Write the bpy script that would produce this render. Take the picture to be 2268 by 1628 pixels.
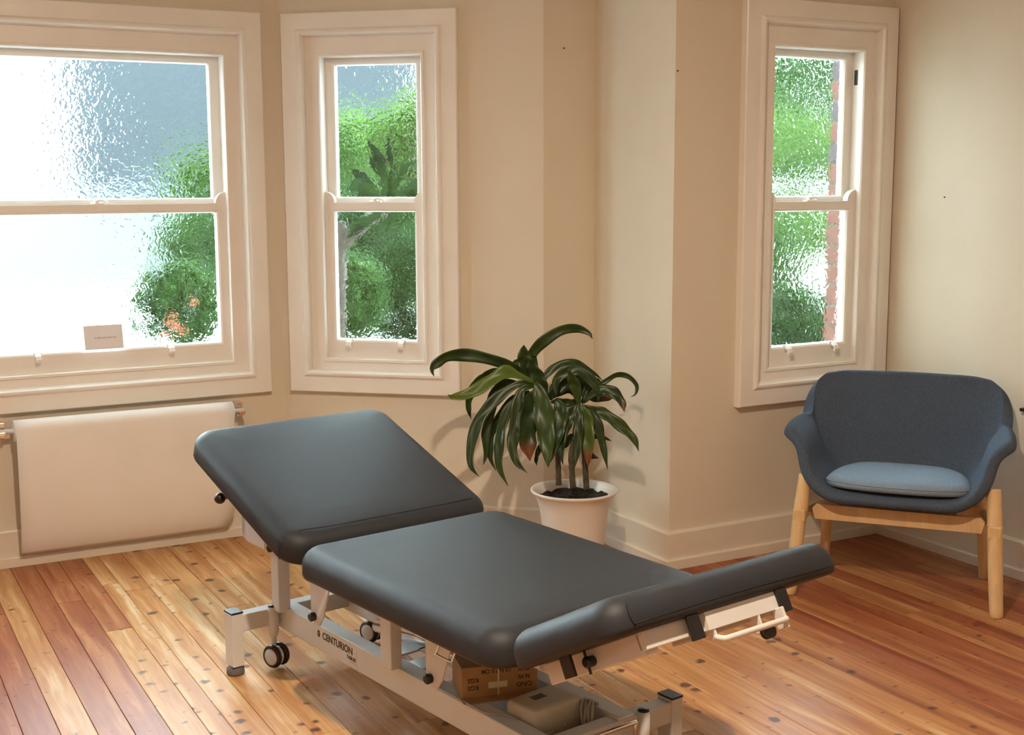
import bpy, bmesh, math, random
from mathutils import Vector, Matrix
random.seed(7)
S = bpy.context.scene
COL = S.collection
PI = math.pi
for o in list(bpy.data.objects):
    bpy.data.objects.remove(o, do_unlink=True)

# ------------------------------------------------------------------ camera
F_PX, YAW, PITCH, ROLL, CAM_H = 2817.6, 0.50118, 0.14476, -0.00402, 1.5
cy, sy, cp, sp = math.cos(YAW), math.sin(YAW), math.cos(PITCH), math.sin(PITCH)
FWD = Vector((sy * cp, cy * cp, -sp))
RGT = Vector((cy, -sy, 0))
UPV = RGT.cross(FWD)
RGT, UPV = (math.cos(ROLL) * RGT + math.sin(ROLL) * UPV), (-math.sin(ROLL) * RGT + math.cos(ROLL) * UPV)
CAM = Vector((0, 0, CAM_H))
cam_data = bpy.data.cameras.new('camera')
cam_data.sensor_fit = 'HORIZONTAL'
cam_data.sensor_width = 36
cam_data.lens = 36 * F_PX / 2268
cam_data.clip_start = 0.02
cam_data.clip_end = 300
cam = bpy.data.objects.new('camera', cam_data)
COL.objects.link(cam)
m = Matrix((RGT, UPV, -FWD)).transposed().to_4x4()
m.translation = CAM
cam.matrix_world = m
S.camera = cam

# ------------------------------------------------------------------ sky and exposure
S.view_settings.view_transform = 'Standard'
S.view_settings.look = 'None'
S.view_settings.gamma = 1
S.view_settings.use_curve_mapping = False
S.view_settings.exposure = 0.3
w = bpy.data.worlds.new('sky')
S.world = w
w.use_nodes = True
nt = w.node_tree
bg = nt.nodes['Background']
SKY = 20.0
bg.inputs['Color'].default_value = (0.80, 0.91, 1.0, 1)      # bright, even overcast
bg.inputs['Strength'].default_value = SKY

# ------------------------------------------------------------------ ceiling lamps (fittings are built further down)
LAMPS = [(0.75, 1.65, 80.0), (-0.9, -0.3, 12.0)]
LAMP_AT = ['in the middle of the room', 'by the rear wall']
CEIL = 2.85
for i, (lx, ly, pw) in enumerate(LAMPS):
    ld = bpy.data.lights.new('downlight_glow', 'AREA')
    ld.shape = 'DISK'
    ld.size = 0.11
    ld.energy = pw
    ld.color = (1.0, 0.81, 0.60)
    lo = bpy.data.objects.new('downlight_glow', ld)
    lo.location = (lx, ly, CEIL - 0.03)
    COL.objects.link(lo)

# ------------------------------------------------------------------ helpers
def link(o, parent=None):
    COL.objects.link(o)
    if parent is not None:
        o.parent = parent
    return o

def tag(o, label=None, cat=None, group=None, kind=None):
    if label: o['label'] = label
    if cat: o['category'] = cat
    if group: o['group'] = group
    if kind: o['kind'] = kind
    return o

def empty(name, loc=(0, 0, 0), rz=0.0, label=None, cat=None, group=None, kind=None):
    o = bpy.data.objects.new(name, None)
    o.empty_display_size = 0.05
    o.location = loc
    o.rotation_euler = (0, 0, rz)
    COL.objects.link(o)
    return tag(o, label, cat, group, kind)

class MB:
    """collects shapes in one mesh"""
    def __init__(s):
        s.v, s.f, s.sm = [], [], []
    def add(s, vs, fs, smooth=False, mat=None):
        b = len(s.v)
        for p in vs:
            p = Vector(p)
            s.v.append(tuple(mat @ p) if mat is not None else tuple(p))
        for f in fs:
            s.f.append([b + i for i in f]); s.sm.append(smooth)
        return s
    def box(s, x0, x1, y0, y1, z0, z1, mat=None, bev=0.0):
        if bev > 0:
            bm = bmesh.new()
            bmesh.ops.create_cube(bm, size=1)
            for v in bm.verts:
                v.co = Vector(((x0 + x1) / 2 + v.co.x * (x1 - x0), (y0 + y1) / 2 + v.co.y * (y1 - y0), (z0 + z1) / 2 + v.co.z * (z1 - z0)))
            bmesh.ops.bevel(bm, geom=bm.edges[:], offset=bev, segments=2, affect='EDGES', profile=0.5)
            bm.verts.index_update()
            s.add([v.co.copy() for v in bm.verts], [[v.index for v in f.verts] for f in bm.faces], False, mat)
            bm.free()
            return s
        vs = [(x, y, z) for x in (x0, x1) for y in (y0, y1) for z in (z0, z1)]
        return s.add(vs, [(0, 1, 3, 2), (4, 6, 7, 5), (0, 4, 5, 1), (2, 3, 7, 6), (0, 2, 6, 4), (1, 5, 7, 3)], False, mat)
    def tube(s, pts, r, n=10, cap=True, mat=None):
        pts = [Vector(p) for p in pts]
        rs = r if isinstance(r, (list, tuple)) else [r] * len(pts)
        vs, fs = [], []
        ref = None
        for i, p in enumerate(pts):
            t = (pts[min(i + 1, len(pts) - 1)] - pts[max(i - 1, 0)]).normalized()
            if ref is None:
                ref = Vector((0, 0, 1)) if abs(t.z) < 0.9 else Vector((1, 0, 0))
            a = t.cross(ref).normalized(); b = a.cross(t).normalized(); ref = b
            for k in range(n):
                an = 2 * PI * k / n
                vs.append(p + rs[i] * (math.cos(an) * a + math.sin(an) * b))
        for i in range(len(pts) - 1):
            for k in range(n):
                fs.append((i * n + k, i * n + (k + 1) % n, (i + 1) * n + (k + 1) % n, (i + 1) * n + k))
        s.add(vs, fs, True, mat)
        if cap:
            s.add(vs[:n], [tuple(range(n - 1, -1, -1))], False, mat)
            s.add(vs[-n:], [tuple(range(n))], False, mat)
        return s
    def lathe(s, prof, n=32, mat=None, smooth=True):
        vs, fs = [], []
        for (r, z) in prof:
            for k in range(n):
                a = 2 * PI * k / n
                vs.append((r * math.cos(a), r * math.sin(a), z))
        for i in range(len(prof) - 1):
            for k in range(n):
                fs.append((i * n + k, i * n + (k + 1) % n, (i + 1) * n + (k + 1) % n, (i + 1) * n + k))
        return s.add(vs, fs, smooth, mat)
    def prism(s, poly, a, b, axis='y', mat=None):
        """poly in the two other axes, extruded from a to b along axis"""
        n = len(poly)
        def P(u, v, w_):
            return {'y': (u, w_, v), 'x': (w_, u, v), 'z': (u, v, w_)}[axis]
        vs = [P(u, v, a) for u, v in poly] + [P(u, v, b) for u, v in poly]
        fs = [tuple(range(n)), tuple(range(2 * n - 1, n - 1, -1))] + [(i, (i + 1) % n, n + (i + 1) % n, n + i) for i in range(n)]
        return s.add(vs, fs, False, mat)
    def frame(s, x0, x1, z0, z1, prof, close=False, mat=None):
        """sweep a profile of (inset, y) around a rectangle; inset may be (left,right,bottom,top)"""
        vs, fs = [], []
        for d, y in prof:
            l, r, b, t = d if isinstance(d, tuple) else (d, d, d, d)
            vs += [(x0 + l, y, z0 + b), (x1 - r, y, z0 + b), (x1 - r, y, z1 - t), (x0 + l, y, z1 - t)]
        n = len(prof)
        for i in range(n if close else n - 1):
            j = (i + 1) % n
            for k in range(4):
                fs.append((i * 4 + k, i * 4 + (k + 1) % 4, j * 4 + (k + 1) % 4, j * 4 + k))
        return s.add(vs, fs, False, mat)
    def slab(s, w_, l, r, prof, n=7, mat=None, y0=0.0):
        """rounded-rectangle slab centred in x, y from y0 to y0+l; prof = [(inset,z)...] bottom to top"""
        vs, fs = [], []
        m_ = 4 * (n + 1)
        for d, z in prof:
            rr = max(r - d, 0.002); hw = w_ / 2 - d; a, b = y0 + d, y0 + l - d
            for (cx, cy_, a0) in ((hw - rr, b - rr, 0), (-hw + rr, b - rr, PI / 2), (-hw + rr, a + rr, PI), (hw - rr, a + rr, 1.5 * PI)):
                for k in range(n + 1):
                    an = a0 + PI / 2 * k / n
                    vs.append((cx + rr * math.cos(an), cy_ + rr * math.sin(an), z))
        for i in range(len(prof) - 1):
            for k in range(m_):
                fs.append((i * m_ + k, i * m_ + (k + 1) % m_, (i + 1) * m_ + (k + 1) % m_, (i + 1) * m_ + k))
        s.add(vs, fs, True, mat)
        s.add(vs[:m_], [tuple(range(m_ - 1, -1, -1))], False, mat)
        s.add(vs[-m_:], [tuple(range(m_))], False, mat)
        return s
    def sphere(s, c, r, n=12, sc=(1, 1, 1), mat=None):
        prof = [(r * math.sin(PI * i / n), -r * math.cos(PI * i / n)) for i in range(n + 1)]
        M = Matrix.Translation(c) @ Matrix.Diagonal((sc[0], sc[1], sc[2], 1))
        if mat is not None: M = mat @ M
        return s.lathe([(max(a, 1e-5), b) for a, b in prof], 16, M)
    def mesh(s, name='mesh'):
        me = bpy.data.meshes.new(name)
        me.from_pydata(s.v, [], s.f)
        me.polygons.foreach_set('use_smooth', s.sm)
        bm = bmesh.new(); bm.from_mesh(me)
        bmesh.ops.remove_doubles(bm, verts=bm.verts, dist=1e-6)
        bmesh.ops.recalc_face_normals(bm, faces=bm.faces)
        bm.to_mesh(me); bm.free()
        return me
    def obj(s, name, mat, parent=None, kind=None):
        me = s.mesh(name)
        me.materials.append(mat)
        o = bpy.data.objects.new(name, me)
        link(o, parent)
        if kind: o['kind'] = kind
        return o

def catmull(pts, n=6):
    P = [Vector(p) for p in pts]
    P = [2 * P[0] - P[1]] + P + [2 * P[-1] - P[-2]]
    out = []
    for i in range(1, len(P) - 2):
        for k in range(n):
            t = k / n
            a, b, c, d = P[i - 1], P[i], P[i + 1], P[i + 2]
            out.append(0.5 * ((2 * b) + (c - a) * t + (2 * a - 5 * b + 4 * c - d) * t * t + (-a + 3 * b - 3 * c + d) * t ** 3))
    out.append(P[-2])
    return out

def ray(u, v):
    return (FWD * F_PX + RGT * (u - 1134) - UPV * (v - 814)) / F_PX      # unit depth along FWD

# ------------------------------------------------------------------ materials
def new_mat(name):
    mt = bpy.data.materials.new(name); mt.use_nodes = True
    nt = mt.node_tree; return mt, nt, nt.nodes['Principled BSDF']

def N(nt, kind, **kw):
    n = nt.nodes.new(kind)
    for k, v in kw.items():
        if k in n.inputs.keys(): n.inputs[k].default_value = v
        else: setattr(n, k, v)
    return n

def plain(name, col, rough=0.5, var=0.06, scale=8.0, bump=0.0, bscale=60.0, metal=0.0, spec=0.5, coat=0.0, stretch=None):
    """principled colour with a little procedural variation and fine relief"""
    mt, nt, p = new_mat(name)
    p.inputs['Roughness'].default_value = rough
    p.inputs['Metallic'].default_value = metal
    p.inputs['Specular IOR Level'].default_value = spec
    p.inputs['Coat Weight'].default_value = coat
    tc = N(nt, 'ShaderNodeTexCoord')
    src = tc.outputs['Object']
    if stretch:
        mp = N(nt, 'ShaderNodeMapping'); mp.inputs['Scale'].default_value = stretch
        nt.links.new(src, mp.inputs['Vector']); src = mp.outputs['Vector']
    no = N(nt, 'ShaderNodeTexNoise', Scale=scale, Detail=4.0)
    nt.links.new(src, no.inputs['Vector'])
    ra = N(nt, 'ShaderNodeValToRGB')
    a, b = [max(0, c * (1 - var)) for c in col], [min(1, c * (1 + var)) for c in col]
    ra.color_ramp.elements[0].position = 0.3; ra.color_ramp.elements[1].position = 0.7
    ra.color_ramp.elements[0].color = (*a, 1); ra.color_ramp.elements[1].color = (*b, 1)
    nt.links.new(no.outputs['Fac'], ra.inputs['Fac'])
    nt.links.new(ra.outputs['Color'], p.inputs['Base Color'])
    if bump:
        n2 = N(nt, 'ShaderNodeTexNoise', Scale=bscale, Detail=3.0)
        nt.links.new(src, n2.inputs['Vector'])
        bu = N(nt, 'ShaderNodeBump', Strength=bump, Distance=0.002)
        nt.links.new(n2.outputs['Fac'], bu.inputs['Height'])
        nt.links.new(bu.outputs['Normal'], p.inputs['Normal'])
    return mt

M = {}
M['wall'] = plain('cream_wall_paint', (0.73, 0.652, 0.53), 0.75, 0.025, 2.5, 0.25, 90)
M['trim'] = plain('white_gloss_paint', (0.86, 0.82, 0.765), 0.30, 0.03, 4, 0.1, 40)
M['skirting'] = plain('cream_gloss_paint', (0.76, 0.69, 0.575), 0.34, 0.03, 4, 0.1, 40)
M['ceiling'] = plain('ceiling_paint', (0.78, 0.74, 0.66), 0.8, 0.02, 2)
M['dark_gap'] = plain('dark_subfloor', (0.03, 0.018, 0.01), 0.9)
M['vinyl'] = plain('charcoal_vinyl', (0.024, 0.0275, 0.035), 0.52, 0.06, 30, 0.22, 900, spec=0.32)
M['seam'] = plain('black_thread', (0.012, 0.012, 0.013), 0.7)
M['steel'] = plain('white_powder_coat', (0.66, 0.65, 0.65), 0.36, 0.03, 6, 0.05, 300)
M['chrome'] = plain('chrome', (0.8, 0.8, 0.82), 0.14, 0.02, 5, metal=1.0)
M['black'] = plain('black_plastic', (0.012, 0.012, 0.014), 0.4, 0.1, 20)
M['rubber'] = plain('grey_rubber', (0.13, 0.12, 0.12), 0.7, 0.1, 30)
M['hub'] = plain('pale_plastic_hub', (0.62, 0.62, 0.66), 0.4)
M['beige'] = plain('beige_plastic', (0.56, 0.52, 0.43), 0.5, 0.04, 20)
M['card'] = plain('brown_cardboard', (0.36, 0.205, 0.085), 0.85, 0.07, 14, 0.2, 120)
M['print'] = plain('brown_print', (0.07, 0.035, 0.02), 0.9)
M['label'] = plain('yellowed_sticker', (0.62, 0.55, 0.33), 0.6)
M['cable'] = plain('grey_cable', (0.40, 0.37, 0.33), 0.55)
M['paper'] = plain('white_paper', (0.86, 0.83, 0.79), 0.8, 0.02, 5)
M['card_white'] = plain('white_card', (0.80, 0.78, 0.80), 0.8, 0.02, 5)
M['ink'] = plain('grey_ink', (0.3, 0.29, 0.28), 0.8)
M['fabric'] = plain('blue_grey_wool', (0.076, 0.104, 0.150), 0.95, 0.16, 160, 0.5, 500, spec=0.2)
M['fabric2'] = plain('light_blue_wool', (0.22, 0.31, 0.42), 0.95, 0.10, 160, 0.5, 500, spec=0.2)
M['beech'] = plain('beech_wood', (0.70, 0.47, 0.24), 0.5, 0.09, 6, 0.05, 60, stretch=(8, 8, 1.0))
M['pot'] = plain('white_pot', (0.74, 0.70, 0.67), 0.35, 0.02, 5)
M['soil'] = plain('dark_soil', (0.012, 0.009, 0.007), 0.95, 0.4, 60, 1.0, 120)
M['cane'] = plain('brown_cane', (0.07, 0.055, 0.03), 0.8, 0.4, 40, 0.6, 80)
M['concrete'] = plain('pale_concrete', (0.40, 0.42, 0.42), 0.9, 0.08, 1.2)
M['asphalt'] = plain('grey_asphalt', (0.014, 0.020, 0.024), 0.9, 0.12, 1.5)
M['house'] = plain('blue_grey_cladding', (0.015, 0.022, 0.027), 0.8, 0.15, 1.0)
M['roof'] = plain('grey_roof', (0.03, 0.036, 0.04), 0.8, 0.2, 2.0)
M['mortar'] = plain('mortar', (0.1, 0.08, 0.07), 0.95, 0.1, 40, 0.4, 150)
M['bark'] = plain('dark_bark', (0.03, 0.022, 0.015), 0.9, 0.4, 12, 0.6, 30)
M['brick_a'] = plain('red_brick', (0.08, 0.026, 0.016), 0.9, 0.2, 30, 0.5, 150)
M['brick_b'] = plain('purple_brick', (0.038, 0.026, 0.03), 0.9, 0.2, 30, 0.5, 150)
M['flower'] = plain('orange_petals', (0.2, 0.045, 0.013), 0.7, 0.2, 30)
M['lamp'] = plain('lamp_rim_white', (0.8, 0.8, 0.8), 0.4)

def leaf_mat(name, a, b, rough=0.35, transl=0.0, scale=9.0):
    mt, nt, p = new_mat(name)
    tc = N(nt, 'ShaderNodeTexCoord')
    no = N(nt, 'ShaderNodeTexNoise', Scale=scale, Detail=3.0)
    nt.links.new(tc.outputs['Object'], no.inputs['Vector'])
    ra = N(nt, 'ShaderNodeValToRGB')
    ra.color_ramp.elements[0].position = 0.35; ra.color_ramp.elements[1].position = 0.68
    ra.color_ramp.elements[0].color = (*a, 1); ra.color_ramp.elements[1].color = (*b, 1)
    nt.links.new(no.outputs['Fac'], ra.inputs['Fac'])
    nt.links.new(ra.outputs['Color'], p.inputs['Base Color'])
    p.inputs['Roughness'].default_value = rough
    p.inputs['Specular IOR Level'].default_value = 0.12
    if transl:
        t = N(nt, 'ShaderNodeBsdfTranslucent')
        nt.links.new(ra.outputs['Color'], t.inputs['Color'])
        mx = N(nt, 'ShaderNodeMixShader'); mx.inputs['Fac'].default_value = transl
        nt.links.new(p.outputs[0], mx.inputs[1]); nt.links.new(t.outputs[0], mx.inputs[2])
        nt.links.new(mx.outputs[0], nt.nodes['Material Output'].inputs['Surface'])
    return mt
M['fol_mid'] = leaf_mat('mid_green_leaves', (0.010, 0.033, 0.009), (0.040, 0.085, 0.018), 0.5, 0.35, 1.5)
M['fol_bright'] = leaf_mat('lime_leaves', (0.026, 0.064, 0.012), (0.070, 0.125, 0.028), 0.5, 0.4, 1.5)
M['fol_dark'] = leaf_mat('dark_leaves', (0.004, 0.014, 0.004), (0.020, 0.055, 0.010), 0.4, 0.25, 2.5)
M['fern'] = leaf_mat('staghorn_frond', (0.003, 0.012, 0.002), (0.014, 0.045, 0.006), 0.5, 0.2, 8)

def plant_leaf_mat():
    """glossy dark leaf; a 'tip' attribute turns the end brown on some leaves, 'pale' yellows a leaf"""
    mt, nt, p = new_mat('glossy_cane_leaf')
    tc = N(nt, 'ShaderNodeTexCoord')
    no = N(nt, 'ShaderNodeTexNoise', Scale=22.0, Detail=3.0)
    nt.links.new(tc.outputs['Object'], no.inputs['Vector'])
    ra = N(nt, 'ShaderNodeValToRGB')
    ra.color_ramp.elements[0].position = 0.3; ra.color_ramp.elements[1].position = 0.75
    ra.color_ramp.elements[0].color = (0.007, 0.022, 0.005, 1); ra.color_ramp.elements[1].color = (0.024, 0.058, 0.012, 1)
    nt.links.new(no.outputs['Fac'], ra.inputs['Fac'])
    at = N(nt, 'ShaderNodeAttribute', attribute_name='tone')
    sep = N(nt, 'ShaderNodeSeparateColor')
    nt.links.new(at.outputs['Color'], sep.inputs['Color'])
    m1 = N(nt, 'ShaderNodeMix', data_type='RGBA'); m1.inputs['B'].default_value = (0.13, 0.22, 0.03, 1)
    nt.links.new(sep.outputs['Green'], m1.inputs['Factor'])
    nt.links.new(ra.outputs['Color'], m1.inputs[6]); m1.inputs[7].default_value = (0.14, 0.22, 0.03, 1)
    m2 = N(nt, 'ShaderNodeMix', data_type='RGBA')
    nt.links.new(sep.outputs['Red'], m2.inputs['Factor'])
    nt.links.new(m1.outputs[2], m2.inputs[6]); m2.inputs[7].default_value = (0.17, 0.05, 0.015, 1)
    nt.links.new(m2.outputs[2], p.inputs['Base Color'])
    p.inputs['Roughness'].default_value = 0.38
    p.inputs['Specular IOR Level'].default_value = 0.4
    return mt
M['leaf'] = plant_leaf_mat()

def board_mat():
    """polished cypress boards: the object colour picks the board's tone, grain runs along y"""
    mt, nt, p = new_mat('polished_cypress')
    L = nt.links.new
    tc = N(nt, 'ShaderNodeTexCoord')
    oi = N(nt, 'ShaderNodeObjectInfo')
    vm = N(nt, 'ShaderNodeVectorMath', operation='SCALE'); vm.inputs['Scale'].default_value = 37.0
    cmb = N(nt, 'ShaderNodeCombineXYZ')
    L(oi.outputs['Random'], cmb.inputs[0]); L(oi.outputs['Random'], cmb.inputs[1])
    L(cmb.outputs[0], vm.inputs[0])
    ad = N(nt, 'ShaderNodeVectorMath', operation='ADD')
    L(tc.outputs['Object'], ad.inputs[0]); L(vm.outputs[0], ad.inputs[1])
    # wavy offset
    wv = N(nt, 'ShaderNodeTexNoise', Scale=2.2, Detail=2.0)
    L(ad.outputs[0], wv.inputs['Vector'])
    mp = N(nt, 'ShaderNodeMapping'); mp.inputs['Scale'].default_value = (26, 1.1, 1)
    L(ad.outputs[0], mp.inputs['Vector'])
    dis = N(nt, 'ShaderNodeVectorMath', operation='SCALE'); dis.inputs['Scale'].default_value = 1.2
    L(wv.outputs['Color'], dis.inputs[0])
    ad2 = N(nt, 'ShaderNodeVectorMath', operation='ADD')
    L(mp.outputs[0], ad2.inputs[0]); L(dis.outputs[0], ad2.inputs[1])
    g1 = N(nt, 'ShaderNodeTexNoise', Scale=1.0, Detail=3.0, Roughness=0.55)
    L(ad2.outputs[0], g1.inputs['Vector'])
    # fine grain
    mp3 = N(nt, 'ShaderNodeMapping'); mp3.inputs['Scale'].default_value = (220, 7, 1)
    L(ad.outputs[0], mp3.inputs['Vector'])
    g2 = N(nt, 'ShaderNodeTexNoise', Scale=1.0, Detail=4.0)
    L(mp3.outputs[0], g2.inputs['Vector'])
    # tone ramp: dark heart -> honey -> pale sapwood, shifted by the board's own tone
    ob = N(nt, 'ShaderNodeSeparateColor'); L(oi.outputs['Color'], ob.inputs['Color'])
    sft = N(nt, 'ShaderNodeMath', operation='MULTIPLY_ADD'); sft.inputs[1].default_value = 1.25
    L(g1.outputs['Fac'], sft.inputs[0])
    off = N(nt, 'ShaderNodeMath', operation='SUBTRACT'); off.inputs[1].default_value = 0.62
    L(ob.outputs['Green'], off.inputs[0]); L(off.outputs[0], sft.inputs[2])
    honey = N(nt, 'ShaderNodeValToRGB')
    e = honey.color_ramp.elements
    e[0].position = 0.10; e[0].color = (0.25, 0.095, 0.038, 1)
    e[1].position = 0.92; e[1].color = (0.76, 0.58, 0.37, 1)
    for pos, c in ((0.38, (0.44, 0.19, 0.066)), (0.60, (0.545, 0.272, 0.100)), (0.74, (0.63, 0.36, 0.155))):
        k = e.new(pos); k.color = (*c, 1)
    L(sft.outputs[0], honey.inputs['Fac'])
    red = N(nt, 'ShaderNodeValToRGB')
    e = red.color_ramp.elements
    e[0].position = 0.1; e[0].color = (0.15, 0.032, 0.014, 1)
    e[1].position = 0.92; e[1].color = (0.55, 0.27, 0.12, 1)
    for pos, c in ((0.40, (0.27, 0.068, 0.027)), (0.62, (0.36, 0.115, 0.048))):
        k = e.new(pos); k.color = (*c, 1)
    L(sft.outputs[0], red.inputs['Fac'])
    mx = N(nt, 'ShaderNodeMix', data_type='RGBA')
    L(ob.outputs['Red'], mx.inputs['Factor']); L(honey.outputs[0], mx.inputs[6]); L(red.outputs[0], mx.inputs[7])
    # knots
    mpk = N(nt, 'ShaderNodeMapping'); mpk.inputs['Scale'].default_value = (9.0, 10.0, 1)
    L(ad.outputs[0], mpk.inputs['Vector'])
    vo = N(nt, 'ShaderNodeTexVoronoi', voronoi_dimensions='2D', Scale=1.0, Randomness=1.0)
    dk = N(nt, 'ShaderNodeTexNoise', Scale=30.0, Detail=2.0)
    L(ad.outputs[0], dk.inputs['Vector'])
    dks = N(nt, 'ShaderNodeVectorMath', operation='SCALE'); dks.inputs['Scale'].default_value = 0.30
    L(dk.outputs['Color'], dks.inputs[0])
    adk = N(nt, 'ShaderNodeVectorMath', operation='ADD'); L(mpk.outputs[0], adk.inputs[0]); L(dks.outputs[0], adk.inputs[1])
    L(adk.outputs[0], vo.inputs['Vector'])
    sel = N(nt, 'ShaderNodeSeparateColor'); L(vo.outputs['Color'], sel.inputs['Color'])
    # radius differs per cell; board's blue channel = how knotty it is
    rad = N(nt, 'ShaderNodeMath', operation='SUBTRACT')
    L(ob.outputs['Blue'], rad.inputs[0]); L(sel.outputs['Red'], rad.inputs[1])
    rad2 = N(nt, 'ShaderNodeMath', operation='MULTIPLY', use_clamp=True); rad2.inputs[1].default_value = 0.215
    L(rad.outputs[0], rad2.inputs[0])
    df = N(nt, 'ShaderNodeMath', operation='SUBTRACT'); L(rad2.outputs[0], df.inputs[0]); L(vo.outputs['Distance'], df.inputs[1])
    kn = N(nt, 'ShaderNodeMapRange'); kn.inputs['From Min'].default_value = -0.085; kn.inputs['From Max'].default_value = 0.02
    L(df.outputs[0], kn.inputs['Value'])
    mk = N(nt, 'ShaderNodeMix', data_type='RGBA'); mk.inputs[7].default_value = (0.06, 0.019, 0.011, 1)
    kf = N(nt, 'ShaderNodeMath', operation='MULTIPLY'); kf.inputs[1].default_value = 0.86
    L(kn.outputs[0], kf.inputs[0]); L(kf.outputs[0], mk.inputs['Factor']); L(mx.outputs[2], mk.inputs[6])
    # fine grain multiply
    gr = N(nt, 'ShaderNodeMapRange'); gr.inputs['From Min'].default_value = 0.3; gr.inputs['From Max'].default_value = 0.7
    gr.inputs['To Min'].default_value = 0.84; gr.inputs['To Max'].default_value = 1.10
    L(g2.outputs['Fac'], gr.inputs['Value'])
    ml = N(nt, 'ShaderNodeVectorMath', operation='SCALE')
    L(mk.outputs[2], ml.inputs[0]); L(gr.outputs[0], ml.inputs['Scale'])
    L(ml.outputs[0], p.inputs['Base Color'])
    p.inputs['Roughness'].default_value = 0.40
    p.inputs['Specular IOR Level'].default_value = 0.27
    bu = N(nt, 'ShaderNodeBump', Strength=0.05, Distance=0.001)
    L(g2.outputs['Fac'], bu.inputs['Height']); L(bu.outputs[0], p.inputs['Normal'])
    return mt
M['board'] = board_mat()

def glass_mat():
    mt, nt, p = new_mat('hammered_glass')
    L = nt.links.new
    tc = N(nt, 'ShaderNodeTexCoord')
    n1 = N(nt, 'ShaderNodeTexNoise', Scale=50.0, Detail=1.0, Roughness=0.4, Distortion=0.6)
    n2 = N(nt, 'ShaderNodeTexNoise', Scale=18.0, Detail=1.0)
    L(tc.outputs['Object'], n1.inputs['Vector']); L(tc.outputs['Object'], n2.inputs['Vector'])
    ad = N(nt, 'ShaderNodeMath', operation='MULTIPLY_ADD'); ad.inputs[1].default_value = 1.4
    L(n2.outputs['Fac'], ad.inputs[0]); L(n1.outputs['Fac'], ad.inputs[2])
    bu = N(nt, 'ShaderNodeBump', Strength=1.0, Distance=0.0021)
    L(ad.outputs[0], bu.inputs['Height'])
    g = N(nt, 'ShaderNodeBsdfGlass', Roughness=0.05, IOR=1.45)
    g.inputs['Color'].default_value = (0.93, 0.985, 0.965, 1)
    L(bu.outputs[0], g.inputs['Normal'])
    L(g.outputs[0], nt.nodes['Material Output'].inputs['Surface'])
    return mt
M['glass'] = glass_mat()

# ------------------------------------------------------------------ room plan
XA0, XAB, YA, YC, XCE, YD, XDR = None, 1.7523, 5.2425, 4.4888, 2.8496, 3.9328, 3.9465
ANG = 0.7224
XBC = XAB + (YA - YC) / math.tan(ANG)
MID = 1.008                                     # the bay is symmetrical about this line
mir = lambda x: 2 * MID - x
XL, YB = -2.1, -1.5
PLAN = [(XL, YB), (XL, YD), (mir(XCE), YD), (mir(XCE), YC), (mir(XBC), YC), (mir(XAB), YA), (XAB, YA), (XBC, YC), (XCE, YC), (XCE, YD), (XDR, YD), (XDR, YB)]
NAMES = ['left', 'front_left', 'bay_return_left', 'bay_end_left', 'bay_cant_left', 'bay_front', 'bay_cant_right', 'bay_end_right', 'bay_return_right', 'front_right', 'right', 'back']
ZT, ZB = 2.192, 0.615
WINS = {'bay_front': (mir(1.6832), 1.6832), 'front_right': (3.1563, 3.9366), 'bay_cant_right': (0.0373, 0.7907), 'bay_cant_left': None}

def seg(i):
    a, b = Vector(PLAN[i]), Vector(PLAN[(i + 1) % len(PLAN)])
    d = (b - a); L = d.length; d.normalize()
    return a, b, d, L, Vector((-d.y, d.x))       # last: outward normal (room lies to the right of the path)

def miter(i):
    _, _, d0, _, n0 = seg((i - 1) % len(PLAN)); _, _, d1, _, n1 = seg(i)
    b = (n0 + n1).normalized()
    return b / max(b.dot(n1), 0.2)

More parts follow.
